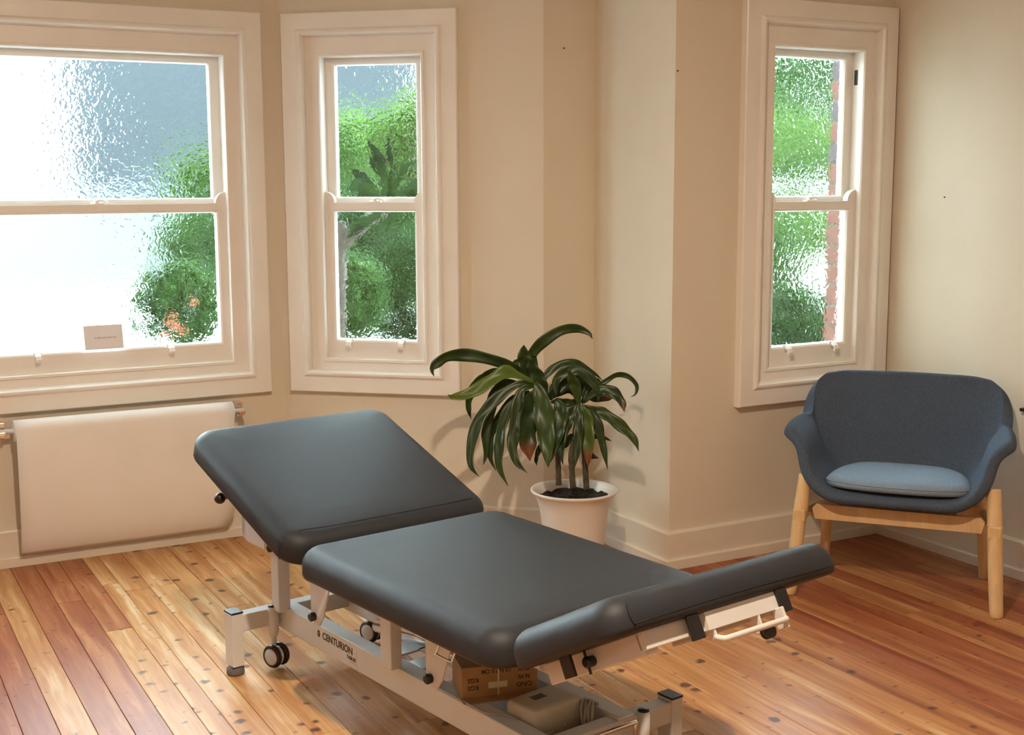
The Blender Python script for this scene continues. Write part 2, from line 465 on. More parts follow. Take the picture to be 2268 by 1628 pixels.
TH = 0.11
walls = {}
win_frames = {}
for i, nm in enumerate(NAMES):
    a, b, d, L, n = seg(i)
    rz = math.atan2(d.y, d.x)
    ma, mb_ = miter(i), miter((i + 1) % len(PLAN))
    la = (ma * TH).dot(d); lb = L + (mb_ * TH).dot(d)
    mb = MB()
    # local frame: x along the wall, y outwards
    span = None
    if nm in ('bay_front', 'front_right'):
        span = (WINS[nm][0] - a.x, WINS[nm][1] - a.x)
    elif nm == 'bay_cant_right':
        span = WINS[nm]
    elif nm == 'bay_cant_left':
        span = (L - 0.7907, L - 0.0373)
    def slabw(x0, x1, z0, z1, e0=0.0, e1=0.0):
        mb.prism([(x0, 0), (x1, 0), (x1 + e1, TH), (x0 + e0, TH)], z0, z1, 'z')
    if span is None:
        slabw(0, L, 0, CEIL, la, lb - L)
    else:
        x0, x1 = span[0] + 0.05, span[1] - 0.05
        z0, z1 = ZB + 0.05, ZT - 0.05
        slabw(0, x0, 0, CEIL, la, 0); slabw(x1, L, 0, CEIL, 0, lb - L)
        slabw(x0, x1, 0, z0); slabw(x0, x1, z1, CEIL)
        win_frames[nm] = (a, rz, span)
    o = mb.obj('wall_' + nm, M['wall'], None, 'structure')
    o.location = (a.x, a.y, 0); o.rotation_euler = (0, 0, rz)
    walls[nm] = o
    # skirting: tall flat board with a strip at its foot, mitred into its neighbours
    if nm != 'back':
        prof = [(0, 0), (-0.030, 0), (-0.030, 0.036), (-0.027, 0.040), (-0.018, 0.041), (-0.018, 0.140), (-0.014, 0.147), (0, 0.148)]
        sk = MB(); vs = []
        for (y, z) in prof: vs.append((0 + (ma.dot(d)) * y, y, z))
        for (y, z) in prof: vs.append((L + (mb_.dot(d)) * y, y, z))
        k = len(prof)
        sk.add(vs, [(j, (j + 1) % k, k + (j + 1) % k, k + j) for j in range(k)] + [tuple(range(k)), tuple(range(2 * k - 1, k - 1, -1))])
        so = sk.obj('baseboard_' + nm, M['skirting'], None, 'structure')
        so.location = (a.x, a.y, 0); so.rotation_euler = (0, 0, rz)

# ceiling and floor base
for nm, z0, z1, mt in (('ceiling', CEIL, CEIL + 0.1, M['ceiling']), ('floor', -0.12, -0.021, M['dark_gap'])):
    mb = MB(); mb.prism([(x, y) for x, y in PLAN], z0, z1, 'z')
    o = mb.obj(nm, mt, None, 'structure')
    if nm == 'floor': FLOOR = o

# ------------------------------------------------------------------ floor boards, each a board of its own
edges = [0.412, 0.503, 0.593, 0.683, 0.774, 0.865, 0.928, 1.020, 1.113, 1.206]
edges += [1.206 + 0.0932 * k for k in range(1, 11)]
edges += [2.229, 2.318, 2.407, 2.500, 2.597, 2.697, 2.787, 2.878, 2.970, 3.060]
while edges[-1] < XDR - 0.03: edges.append(edges[-1] + 0.0925)
edges[-1] = XDR
while edges[0] > XL + 0.05: edges.insert(0, edges[0] - 0.091)
edges[0] = XL
def y_top(x):
    """far end of the floor at x"""
    if x < mir(XCE) or x > XCE: return YD
    if x < mir(XBC) or x > XBC: return YC
    if x < mir(XAB): return YC + (x - mir(XBC)) * math.tan(ANG)
    if x > XAB: return YA - (x - XAB) * math.tan(ANG)
    return YA
JOINT = {0.774: [4.285], 0.956: [], 2.97: [3.42]}
rb = random.Random(11)
# tone: (redness, lightness 0..1 around .62, knottiness)
def tone(x, y):
    if x < 0.41: return (0.90, 0.56, 0.15)
    if x < 0.50: return (0.92, 0.56, 0.20)
    if x < 0.59: return (0.40, 0.68, 0.25)
    if x < 0.68: return (0.85, 0.60, 0.10)
    if x < 0.77: return (1.0, 0.57, 0.10)
    if x < 0.865: return (0.0, 0.76, 0.60) if y < 4.29 else (0.8, 0.6, 0.3)
    if x < 1.21: return (0.10, 0.66 + rb.uniform(-.05, .05), 0.60)
    if x < 2.10: return (0.12 + rb.uniform(-.1, .12), 0.60 + rb.uniform(-.07, .06), 0.60)
    if x < 2.58: return (0.18 + rb.uniform(-.1, .12), 0.55 + rb.uniform(-.06, .05), 0.60)
    if x < 2.70: return (0.22, 0.54, 0.6)
    if x < 2.79: return (0.50, 0.50, 0.55)
    if x < 2.88: return (0.62, 0.48, 0.3)
    if x < 2.97: return (1.0, 0.42, 0.15)
    if x < 3.06: return (0.55, 0.53, 0.2)
    if x < 3.25: return (0.95, 0.48, 0.2)
    if x < 3.35: return (0.40, 0.52, 0.2)
    if x < 3.45: return (0.95, 0.48, 0.25)
    if x < 3.55: return (0.30, 0.58, 0.2)
    return (0.90 + rb.uniform(-.3, .1), 0.47, 0.3)
nb = 0
for i in range(len(edges) - 1):
    x0, x1 = edges[i] + 0.0006, edges[i + 1] - 0.0006
    yt0, yt1 = y_top(x0 + 1e-4), y_top(x1 - 1e-4)
    cuts = [YB]
    y = YB + rb.uniform(1.6, 3.4)
    fixed = next((v for k, v in JOINT.items() if abs(k - edges[i]) < 0.02), None)
    if fixed is not None:
        cuts += fixed
    else:
        while y < min(yt0, yt1) - 0.35:
            cuts.append(y); y += rb.uniform(1.5, 2.9)
    for c in range(len(cuts)):
        a0 = cuts[c] + 0.0008
        if c + 1 < len(cuts): b0 = b1 = cuts[c + 1] - 0.0008
        else:
            if abs(yt0 - yt1) > 0.15: yt0 = yt1 = max(yt0, yt1)      # runs on under the wall beside it
            b0, b1 = yt0 + 0.02, yt1 + 0.02
        dz = rb.uniform(-0.0006, 0.0)
        mb = MB(); e = 0.0012
        vs = [(x0, a0, -0.020), (x1, a0, -0.020), (x1, b1, -0.020), (x0, b0, -0.020),
              (x0, a0, dz - e), (x1, a0, dz - e), (x1, b1, dz - e), (x0, b0, dz - e),
              (x0 + e, a0 + e, dz), (x1 - e, a0 + e, dz), (x1 - e, b1 - e, dz), (x0 + e, b0 - e, dz)]
        fs = [(0, 3, 2, 1)] + [(k, (k + 1) % 4, 4 + (k + 1) % 4, 4 + k) for k in range(4)] + [(4 + k, 4 + (k + 1) % 4, 8 + (k + 1) % 4, 8 + k) for k in range(4)] + [(8, 9, 10, 11)]
        mb.add(vs, fs)
        o = mb.obj('floorboard', M['board'], FLOOR)
        r_, g_, b_ = tone((x0 + x1) / 2, (a0 + b0) / 2)
        o.color = (min(max(r_ + rb.uniform(-.06, .06), 0), 1), g_ + rb.uniform(-.03, .03), b_, 1)
        nb += 1

# ------------------------------------------------------------------ windows
def sash(root, name, x0, x1, z0, z1, y0, stile, top, bot):
    mb = MB()
    t = 0.034
    ins = lambda k: (stile - k, stile - k, bot - k, top - k)
    mb.frame(x0, x1, z0, z1, [(0.0, y0 + t), (0.0, y0), (ins(0.011), y0), (ins(0.004), y0 + 0.004), (ins(0.0), y0 + 0.013), (ins(0.0), y0 + t)], close=True)
    s_ = mb.obj(name, M['trim'], root)
    g = MB(); g.box(x0 + stile - 0.004, x1 - stile + 0.004, y0 + 0.015, y0 + 0.019, z0 + bot - 0.004, z1 - top + 0.004)
    g.obj('glass_pane', M['glass'], s_)
    return s_

def make_window(idx, nm):
    a, rz, (s0, s1) = win_frames[nm]
    d = Vector((math.cos(rz), math.sin(rz)))
    base = a + d * s0
    W = s1 - s0
    root = empty('window_%d' % idx, (base.x, base.y, 0), rz, kind='structure')
    # architrave around the opening
    mb = MB()
    mb.frame(0, W, ZB, ZT, [(0.0, 0.0), (0.0, -0.030), (0.004, -0.034), (0.066, -0.034), (0.070, -0.040), (0.077, -0.044), (0.085, -0.044), (0.091, -0.036), (0.095, -0.018), (0.097, 0.0), (0.097, 0.03)])
    mb.obj('architrave', M['trim'], root)
    # lining with a staff bead, stepping back to the sashes
    L_, T_, B_ = 0.160, 0.178, 0.145
    q = lambda k: (L_ - k, L_ - k, B_ - k, T_ - k)
    mb = MB()
    mb.frame(0, W, ZB, ZT, [(0.092, 0.02), (0.092, -0.006), (q(0.016), -0.006), (q(0.014), -0.012), (q(0.004), -0.012), (q(0.0), -0.006), (q(0.0), 0.105), (0.05, 0.105)])
    mb.obj('frame_lining', M['trim'], root)
    x0, x1 = L_ - 0.006, W - L_ + 0.006
    lo = sash(root, 'lower_sash', x0, x1, ZB + B_ - 0.004, 1.418, 0.014, 0.048, 0.040, 0.084)
    up = sash(root, 'upper_sash', x0, x1, 1.380, ZT - T_ + 0.01, 0.054, 0.048, 0.040, 0.060)
    # horns of the lower sash: a concave quarter rising along each stile
    for sx, s_ in ((x0, 1), (x1, -1)):
        pts = [(sx, 1.414)]
        R_ = 0.046
        for k in range(8):
            an = PI / 2 * k / 7
            pts.append((sx + s_ * (R_ * math.cos(an) + 0.002), 1.418 + R_ * math.sin(an)))
        pts.append((sx, 1.418 + R_))
        pts = [(u, v) for u, v in pts]
        pts.insert(1, (sx + s_ * (R_ + 0.004), 1.414))
        h = MB(); h.prism(pts, 0.016, 0.044, 'y')
        h.obj('sash_horn', M['trim'], lo)
    # hook lifts on the bottom rail
    for fx in ((0.25, 0.75) if W > 1 else (0.24, 0.76)):
        cx = x0 + (x1 - x0) * fx
        zc = ZB + B_ + 0.080
        h = MB()
        prof = [(0.016, 0.0), (0.010, 0.002), (-0.002, -0.001), (-0.014, -0.010), (-0.022, -0.024), (-0.018, -0.036), (-0.012, -0.030), (-0.015, -0.022), (-0.010, -0.014), (0.002, -0.010), (0.016, -0.030)]
        h.prism([(y_ + 0.0, zc + z_) for y_, z_ in prof], cx - 0.011, cx + 0.011, 'x')
        h.box(cx - 0.016, cx + 0.016, 0.006, 0.018, zc - 0.012, zc + 0.004, bev=0.003)
        h.obj('sash_lift', M['trim'], lo)
    # fastener on the meeting rail
    cx = (x0 + x1) / 2
    h = MB()
    h.box(cx - 0.026, cx + 0.026, 0.020, 0.046, 1.417, 1.423, bev=0.002)
    h.lathe([(0.011, 1.423), (0.011, 1.431), (0.007, 1.436), (0.001, 1.437)], 14, Matrix.Translation((cx, 0.034, 0)))
    h.tube(catmull([(cx, 0.032, 1.431), (cx + 0.016, 0.026, 1.434), (cx + 0.034, 0.030, 1.428), (cx + 0.040, 0.040, 1.425)], 4), 0.0045, 8)
    h.obj('sash_fastener', M['trim'], root)
    # sill under the sashes, outside
    h = MB(); h.prism([(0.03, ZB + B_ - 0.03), (0.03, ZB + B_ - 0.002), (0.17, ZB + B_ - 0.03), (0.17, ZB + B_ - 0.07), (0.10, ZB + B_ - 0.06)], 0.06, W - 0.06, 'x')
    h.obj('window_sill', M['trim'], root)
    return root, W
win = {}
for k, nm in enumerate(('bay_front', 'bay_cant_right', 'front_right', 'bay_cant_left')):
    win[nm] = make_window(k + 1, nm)

# the cord slot in the right-hand pulley stile
wr, Wd = win['front_right']
h = MB(); h.box(Wd - 0.1612, Wd - 0.1595, 0.026, 0.044, 1.885, 1.945, bev=0.0005)
h.obj('pulley_slot', M['black'], wr)

# small white card leaning against the lower pane
mb = MB(); mb.box(-0.076, 0.076, -0.001, 0.001, 0, 0.098)
cd = mb.obj('note_card', M['card_white'])
cd.location = (1.004, YA - 0.002 + 0.006, 0.8405); cd.rotation_euler = (math.radians(-13), 0, 0)
tag(cd, 'small white handwritten note card leaning on the bottom rail of the wide window', 'card')
mb = MB()
rr = random.Random(3)
x = -0.036
while x < 0.05:
    wd = rr.uniform(0.004, 0.011); hgt = rr.uniform(0.002, 0.008)
    mb.tube([(x, -0.0013, 0.045 - hgt * 0.3), (x + wd * 0.4, -0.0013, 0.045 + hgt), (x + wd, -0.0013, 0.045)], 0.0007, 4)
    x += wd * rr.choice((0.9, 1.3))
mb.obj('handwriting', M['ink'], cd)

# ------------------------------------------------------------------ treatment table
PH = math.radians(9.3)
TB = empty('treatment_table', (1.052, 3.705, 0), PH, 'charcoal vinyl treatment table with raised backrest on white steel frame with castors', 'table')
# local frame: x across the table, y towards the head end (so distance s from the head feet is y = -s)
SL, SR = 0.145, 0.445           # outer faces of the two long base beams
XC = 0.295                      # centre line
S_FOOT = 1.29
for x0 in (SL, SR - 0.052):
    b = MB(); b.box(x0, x0 + 0.052, -S_FOOT - 0.02, 0.02, 0.122, 0.198, bev=0.003)
    b.obj('base_beam', M['steel'], TB)
tr = MB()
for (a0, a1) in ((0.38, 0.47), (0.53, 0.60), (0.72, 1.26)):
    tr.box(SL + 0.05, SR - 0.05, -a1, -a0, 0.124, 0.130)
for q in (SL + 0.05, SR - 0.074):
    tr.box(q, q + 0.024, -0.73, -0.46, 0.124, 0.130)
tr.obj('base_tray', M['steel'], TB)
for s_ in (0.0, S_FOOT):
    b = MB(); b.box(-0.015, 0.605, -s_ - 0.0225, -s_ + 0.0225, 0.136, 0.190, bev=0.003)
    b.obj('cross_bar', M['steel'], TB)
    for x in (0.0, 0.59):
        b = MB(); b.box(x - 0.019, x + 0.019, -s_ - 0.026, -s_ + 0.026, 0.030, 0.197, bev=0.002)
        post = b.obj('foot_post', M['steel'], TB)
        b = MB(); b.box(x - 0.020, x + 0.020, -s_ - 0.027, -s_ + 0.027, 0.197, 0.203, bev=0.0015)
        b.obj('end_cap', M['black'], post)
        b = MB(); b.lathe([(0.001, 0.0), (0.026, 0.0), (0.028, 0.006), (0.027, 0.020), (0.020, 0.026), (0.012, 0.032), (0.001, 0.033)], 24, Matrix.Translation((x, -s_, 0)))
        b.obj('rubber_foot', M['rubber'], post)
    for x in (0.12, 0.47):
        yc = -s_ - 0.026
        b = MB(); b.lathe([(0.001, 0.105), (0.014, 0.105), (0.014, 0.108), (0.017, 0.120), (0.017, 0.198), (0.001, 0.198)], 20, Matrix.Translation((x, yc, 0)))
        b.lathe([(0.0085, 0.05), (0.0085, 0.108)], 16, Matrix.Translation((x, yc, 0)))
        ca = b.obj('castor_stem', M['steel'], TB)
        b = MB(); b.lathe([(0.001, 0.204), (0.013, 0.203), (0.0155, 0.198), (0.001, 0.1975)], 20, Matrix.Translation((x, yc, 0)))
        b.obj('stem_cap', M['black'], ca)
        ry = Matrix.Translation((x, yc - 0.014, 0.044)) @ Matrix.Rotation(math.radians(18), 4, 'Z') @ Matrix.Rotation(PI / 2, 4, 'Y')
        b = MB(); b.lathe([(0.001, -0.008), (0.030, -0.008), (0.031, 0.0), (0.030, 0.008), (0.001, 0.008)], 28, ry)
        b.box(-0.030, 0.002, -0.012, 0.012, -0.008, 0.008, ry, 0.002)
        b.obj('castor_fork', M['chrome'], ca)
        for sg in (-1, 1):
            b = MB(); b.lathe([(0.024, sg * 0.010), (0.034, sg * 0.010), (0.0365, sg * 0.014), (0.0365, sg * 0.020), (0.034, sg * 0.024), (0.026, sg * 0.025)], 32, ry)
            wh = b.obj('wheel', M['black'], ca)
            b = MB(); b.lathe([(0.001, sg * 0.0275), (0.018, sg * 0.027), (0.027, sg * 0.0245), (0.0275, sg * 0.010), (0.001, sg * 0.010)], 28, ry)
            b.obj('wheel_disc', M['hub'], wh)
# uprights and lifting arms
for x0 in (0.117, 0.433):
    b = MB(); b.box(x0, x0 + 0.040, -0.074, -0.026, 0.188, 0.412, bev=0.003); b.obj('upright', M['steel'], TB)
    b = MB(); b.box(x0 + 0.006, x0 + 0.042, -0.70, -0.646, 0.195, 0.405, bev=0.003); b.obj('upright', M['steel'], TB)
for xs, sg in ((0.112, 1), (0.478, -1)):
    for s0 in (0.285, 0.885):
        pl = [(-s0, 0.405), (-s0 - 0.135, 0.405), (-s0 - 0.075, 0.255), (-s0 - 0.050, 0.222), (-s0 - 0.018, 0.222), (-s0 - 0.004, 0.25)]
        b = MB(); b.prism(pl, xs - 0.002, xs + 0.002, 'x')
        pl2 = [(y, z) for y, z in pl[1:4]]
        arm = b.obj('lifting_arm', M['steel'], TB)
        b = MB(); b.tube([(xs, -s0 - 0.024, 0.245), (xs - sg * 0.016, -s0 - 0.024, 0.245), (xs - sg * 0.020, -s0 - 0.024, 0.245)], [0.0125, 0.0135, 0.009], 18)
        b.obj('pivot_knob', M['black'], arm)
b = MB(); b.tube([(0.122, -0.05, 0.392), (0.100, -0.05, 0.392), (0.096, -0.05, 0.392)], [0.012, 0.013, 0.008], 18); b.obj('pivot_knob', M['black'], TB)
# upper frame under the cushions
b = MB()
for x0 in (0.105, 0.455):
    b.box(x0, x0 + 0.030, -1.385, -0.02, 0.405, 0.440, bev=0.002)
for s_ in (0.30, 0.66, 1.02, 1.37):
    b.box(0.105, 0.485, -s_ - 0.015, -s_ + 0.015, 0.408, 0.438)
for q in (0.085, 0.501): b.prism([(-0.05, 0.392), (0.06, 0.392), (0.100, 0.405), (0.100, 0.485), (-0.05, 0.485)], q, q + 0.004, 'x')
b.box(0.085, 0.505, 0.075, 0.095, 0.41, 0.48)
b.obj('upper_frame', M['steel'], TB)
# lift motor tube
b = MB(); b.tube([(XC, -0.36, 0.190), (XC, -0.72, 0.235), (XC, -1.03, 0.290)], 0.021, 18); b.tube([(XC, -0.99, 0.285), (XC, -1.2, 0.325)], 0.012, 12)
b.tube([(XC - 0.0, -0.70, 0.205), (XC, -0.98, 0.25)], 0.012, 10)
b.obj('lift_actuator', M['chrome'], TB)
b = MB(); b.box(XC - 0.045, XC + 0.045, -0.88, -0.80, 0.205, 0.30, bev=0.012); b.obj('motor_housing', M['beige'], TB)
# cushions
def prof(th, rt=0.045, rb_=0.014, dome=0.003):
    p_ = [(rb_, -th), (rb_ * 0.3, -th + rb_ * 0.3), (0.0, -th + rb_)]
    for k in range(1, 9):
        an = PI / 2 * k / 8
        p_.append((rt * (1 - math.cos(an)), -rt + rt * math.sin(an)))
    p_ += [(rt + 0.03, dome * 0.6), (rt + 0.09, dome)]
    return p_
WT = 0.70
def cushion(name, y0, l, s_, z, tilt, th=0.085, rt=0.045, r=0.075):
    b = MB(); b.slab(WT, l, r, prof(th, rt), 8, None, y0)
    o = b.obj(name, M['vinyl'], TB)
    o.location = (XC, -s_, z); o.rotation_euler = (math.radians(tilt), 0, 0)
    return o
HZ = 0.530
back = cushion('backrest_cushion', 0.0, 0.682, 0.485, HZ, 19.4)
seat = cushion('seat_cushion', -0.912, 0.910, 0.488, HZ, 0, 0.085, 0.05)
foot = cushion('foot_cushion', -0.385, 0.382, 1.405, HZ + 0.002, -28, 0.080, 0.05, 0.06)
b = MB(); pts = [(-0.350, 0.045, -0.075)] + [(-0.352, 0.052, -0.05), (-0.335, 0.058, -0.018), (-0.29, 0.055, 0.001)] + [(-0.2 + 0.1 * k, 0.046, 0.0035) for k in range(5)] + [(0.29, 0.052, 0.001), (0.338, 0.056, -0.02)]
b.tube(catmull(pts, 4), 0.0012, 5); b.obj('seam', M['seam'], back)
b = MB(); b.tube(catmull([(-0.300, -0.3845, -0.018), (-0.303, -0.3865, -0.045), (-0.297, -0.3862, -0.067)], 4), 0.0013, 5)
b.tube(catmull([(-0.297, -0.3855, -0.064), (0.0, -0.3855, -0.061), (0.297, -0.3855, -0.064), (0.335, -0.370, -0.064)], 5), 0.0009, 5); b.obj('seam', M['seam'], foot)
# steel under the backrest, with its release lever
b = MB()
for x in (-0.20, 0.17): b.box(x, x + 0.03, 0.05, 0.52, -0.115, -0.085)
b.box(-0.2, 0.2, 0.49, 0.52, -0.115, -0.085); b.obj('backrest_frame', M['steel'], back)
b = MB(); b.tube(catmull([(-0.20, 0.40, -0.10), (-0.27, 0.425, -0.112), (-0.322, 0.44, -0.115)], 4), 0.005, 10)
lev = b.obj('release_lever', M['chrome'], back)
b = MB(); b.sphere((-0.338, 0.444, -0.116), 0.017); b.obj('lever_knob', M['black'], lev)
# steel under the foot section
b = MB()
for x in (-0.262, 0.105): b.box(x, x + 0.04, -0.345, -0.02, -0.128, -0.080, bev=0.003)
b.box(-0.262, 0.145, -0.358, -0.335, -0.118, -0.080, bev=0.002)
b.box(-0.10, 0.13, -0.372, -0.358, -0.118, -0.080, bev=0.001)
ff = b.obj('foot_frame', M['steel'], foot)
for (x, y) in ((-0.155, -0.372), (0.112, -0.372)):
    b = MB(); b.box(x, x + 0.034, y - 0.006, y + 0.002, -0.129, -0.078, bev=0.001); b.obj('cushion_clip', M['black'], foot)
b = MB(); b.box(-0.312, -0.304, -0.175, -0.14, -0.125, -0.078, bev=0.001); b.obj('cushion_clip', M['black'], foot)
b = MB(); b.tube([(-0.262, -0.185, -0.105), (-0.282, -0.185, -0.105), (-0.286, -0.185, -0.105)], [0.011, 0.012, 0.008], 16); b.obj('pivot_knob', M['black'], foot)
b = MB(); b.box(-0.275, -0.272, -0.182, -0.176, -0.13, -0.08); b.obj('bracket_edge', M['black'], foot)
b = MB(); b.tube(catmull([(-0.085, -0.366, -0.134), (-0.083, -0.388, -0.142), (-0.06, -0.392, -0.143), (0.0, -0.392, -0.143), (0.08, -0.392, -0.143), (0.103, -0.390, -0.142), (0.107, -0.366, -0.134)], 5), 0.0065, 12)
b.box(0.100, 0.106, -0.392, -0.36, -0.160, -0.115, bev=0.002); b.box(0.045, 0.051, -0.372, -0.345, -0.155, -0.115, bev=0.002); b.box(-0.088, -0.082, -0.37, -0.35, -0.138, -0.115)
b.obj('foot_handle', M['steel'], foot)
b = MB(); b.tube([(0.055, -0.366, -0.155), (0.055, -0.384, -0.155)], [0.016, 0.015], 20); b.obj('pivot_knob', M['black'], foot)
# chrome height lever at the foot end and a chrome catch under the seat
b = MB(); b.tube(catmull([(0.155, -1.25, 0.115), (0.155, -1.335, 0.115), (0.157, -1.345, 0.12), (0.157, -1.346, 0.183), (0.166, -1.346, 0.193), (0.28, -1.346, 0.193), (0.405, -1.346, 0.193), (0.414, -1.346, 0.184), (0.414, -1.345, 0.12), (0.414, -1.335, 0.115), (0.414, -1.25, 0.115)], 5), 0.006, 10)
b.obj('chrome_lever', M['chrome'], TB)
b = MB(); b.tube(catmull([(0.085, -1.005, 0.40), (0.062, -1.005, 0.352), (0.060, -1.01, 0.350), (0.060, -1.066, 0.350), (0.062, -1.072, 0.352), (0.085, -1.072, 0.40)], 4), 0.003, 8)
b.obj('paper_catch', M['chrome'], TB)
# lettering on the near beam
def text_mesh(txt, size, mat, name, parent, M4, bold=0.0, align='LEFT'):
    cu = bpy.data.curves.new('lettering', 'FONT'); cu.body = txt; cu.size = size; cu.align_x = align
    cu.extrude = 0.0003; cu.offset = bold
    to = bpy.data.objects.new('tmp', cu); COL.objects.link(to)
    dg = bpy.context.evaluated_depsgraph_get()
    me = bpy.data.meshes.new_from_object(to.evaluated_get(dg))
    bpy.data.objects.remove(to, do_unlink=True)
    me.transform(M4); me.materials.clear(); me.materials.append(mat)
    o = bpy.data.objects.new(name, me); link(o, parent); return o
face = Matrix(((0, 0, -1, 0), (-1, 0, 0, 0), (0, 1, 0, 0), (0, 0, 0, 1)))      # text x -> -y, text y -> z, facing -x
text_mesh('CENTURION', 0.030, M['black'], 'lettering', TB, Matrix.Translation((SL - 0.0004, -0.290, 0.163)) @ face, 0.0006)
text_mesh('TABLES', 0.015, M['black'], 'lettering', TB, Matrix.Translation((SL - 0.0004, -0.478, 0.146)) @ face, 0.0003, 'RIGHT')
b = MB()
b.prism([(-0.268 - 0.0075 * math.cos(a_), 0.173 + 0.011 * math.sin(a_)) for a_ in [2 * PI * k / 20 for k in range(20)]], SL - 0.0006, SL, 'x'); b.obj('emblem', M['black'], TB)
b = MB(); b.prism([(-0.264, 0.176), (-0.268, 0.170), (-0.272, 0.178), (-0.268, 0.173)], SL - 0.0009, SL - 0.0006, 'x'); b.obj('emblem_mark', M['hub'], TB)
b = MB(); b.box(SL - 0.0006, SL, -0.478, -0.445, 0.1385, 0.140); b.obj('fine_print', M['cable'], TB)
b = MB(); b.box(SL - 0.0004, SL, -0.4845, -0.4838, 0.124, 0.180); b.obj('sticker_edge', M['cable'], TB)

# ------------------------------------------------------------------ things lying on the table base
def on_table(o, x, y, z, rz=0.0, rx=0.0, ry=0.0):
    c, s_ = math.cos(PH), math.sin(PH)
    o.location = (1.052 + x * c - y * s_, 3.705 + x * s_ + y * c, z)
    o.rotation_euler = (rx, ry, PH + rz)
BX = empty('cardboard_box', (0, 0, 0), 0, 'small brown cardboard box lying upside down on the base of the table', 'box')
on_table(BX, 0.264, -0.976, 0.1985, math.radians(-23))
b = MB(); b.box(-0.1, 0.1, -0.055, 0.055, 0.004, 0.086, bev=0.0015)
b.obj('box_body', M['card'], BX)
b = MB()
b.prism([(-0.104, 0.004), (0.104, 0.004), (0.085, -0.0), (-0.085, 0.0)], -0.055, -0.0535, 'y')
b.add([(-0.104, -0.0553, 0.004), (0.104, -0.0553, 0.004), (0.10, -0.085, 0.0015), (-0.10, -0.080, 0.0005), (-0.104, -0.0553, 0.006), (0.104, -0.0553, 0.006), (0.10, -0.085, 0.0035), (-0.10, -0.080, 0.0025)], [(0, 1, 2, 3), (4, 7, 6, 5), (2, 6, 7, 3), (0, 4, 5, 1), (1, 5, 6, 2), (0, 3, 7, 4)])
b.obj('box_flap', M['card'], BX)
flip = Matrix(((-1, 0, 0, 0), (0, 0, -1, 0), (0, -1, 0, 0), (0, 0, 0, 1)))      # text upside down on the -y face
for (tx, x, z, sz) in (('C/NO', 0.085, 0.034, 0.016), ('KGS', -0.055, 0.036, 0.016), ('N.W.', 0.080, 0.054, 0.016), ('KGS', -0.055, 0.056, 0.016), ('G.W.', 0.080, 0.075, 0.016), ('13.5x7.5 CM', 0.030, 0.076, 0.015)):
    text_mesh(tx, sz, M['print'], 'print', BX, Matrix.Translation((x, -0.0553, z)) @ flip, 0.0003)
b = MB(); b.box(-0.030, 0.020, -0.0558, -0.055, 0.026, 0.042); b.obj('sticker', M['label'], BX)
b = MB(); b.box(-0.006, -0.002, -0.0557, -0.055, 0.004, 0.026); b.obj('tape_strip', M['label'], BX)
b = MB(); b.box(-0.006, -0.002, -0.0557, -0.055, 0.042, 0.086); b.obj('tape_strip', M['label'], BX)

CB = empty('control_box', (0, 0, 0), 0, 'beige plastic control box with a recess beside the cardboard box on the table base', 'control box')
on_table(CB, 0.282, -1.155, 0.130, math.radians(3))
b = MB(); b.slab(0.158, 0.112, 0.012, [(0.0, 0.0), (0.0, 0.085), (0.002, 0.094), (0.008, 0.099), (0.02, 0.1)], 5, None, -0.056)
b.obj('housing', M['beige'], CB)
b = MB(); b.box(-0.030, 0.010, -0.002, 0.022, 0.0995, 0.1008, bev=0.0004); b.obj('recess', M['rubber'], CB)
b = MB(); b.box(-0.060, -0.020, -0.0572, -0.056, 0.030, 0.036); b.obj('rib', M['beige'], CB)
b = MB(); b.sphere((0.02, -0.0565, 0.04), 0.003, 8); b.obj('screw', M['beige'], CB)

b = MB()
rr = random.Random(5)
pts = []
for k in range(84):
    a_ = k / 84 * 2 * PI * 5.2
    wob = 1 + 0.12 * math.sin(k * 0.37)
    pts.append((-0.016 + 0.032 * k / 84 + 0.003 * math.sin(k * 0.9), 0.036 * wob * math.cos(a_), 0.046 + 0.036 * wob * math.sin(a_)))
b.tube(catmull(pts, 2), 0.0036, 8)
cc = b.obj('coiled_cable', M['cable'])
on_table(cc, 0.376, -1.222, 0.1325, math.radians(-55))
tag(cc, 'grey power cable coiled beside the beige control box', 'cable')
b = MB(); b.tube(catmull([(0.206, -1.18, 0.170), (0.192, -1.17, 0.196), (0.180, -1.13, 0.2015), (0.150, -1.09, 0.2015), (0.1485, -1.03, 0.2015), (0.148, -0.90, 0.2015), (0.16, -0.86, 0.2015)], 6), 0.0028, 8)
lc = b.obj('thin_lead', M['cable'])
on_table(lc, 0, 0, 0)
tag(lc, 'thin grey lead running from the control box past the cardboard box', 'cable')

# ------------------------------------------------------------------ armchair
fr = Vector((3.279, 3.185)); fx = Vector((0.634, -0.774))
CH = empty('armchair', (fr.x, fr.y, 0), math.atan2(fx.y, fx.x), 'blue grey fabric armchair with flared arms and pale wooden legs in the corner', 'armchair')
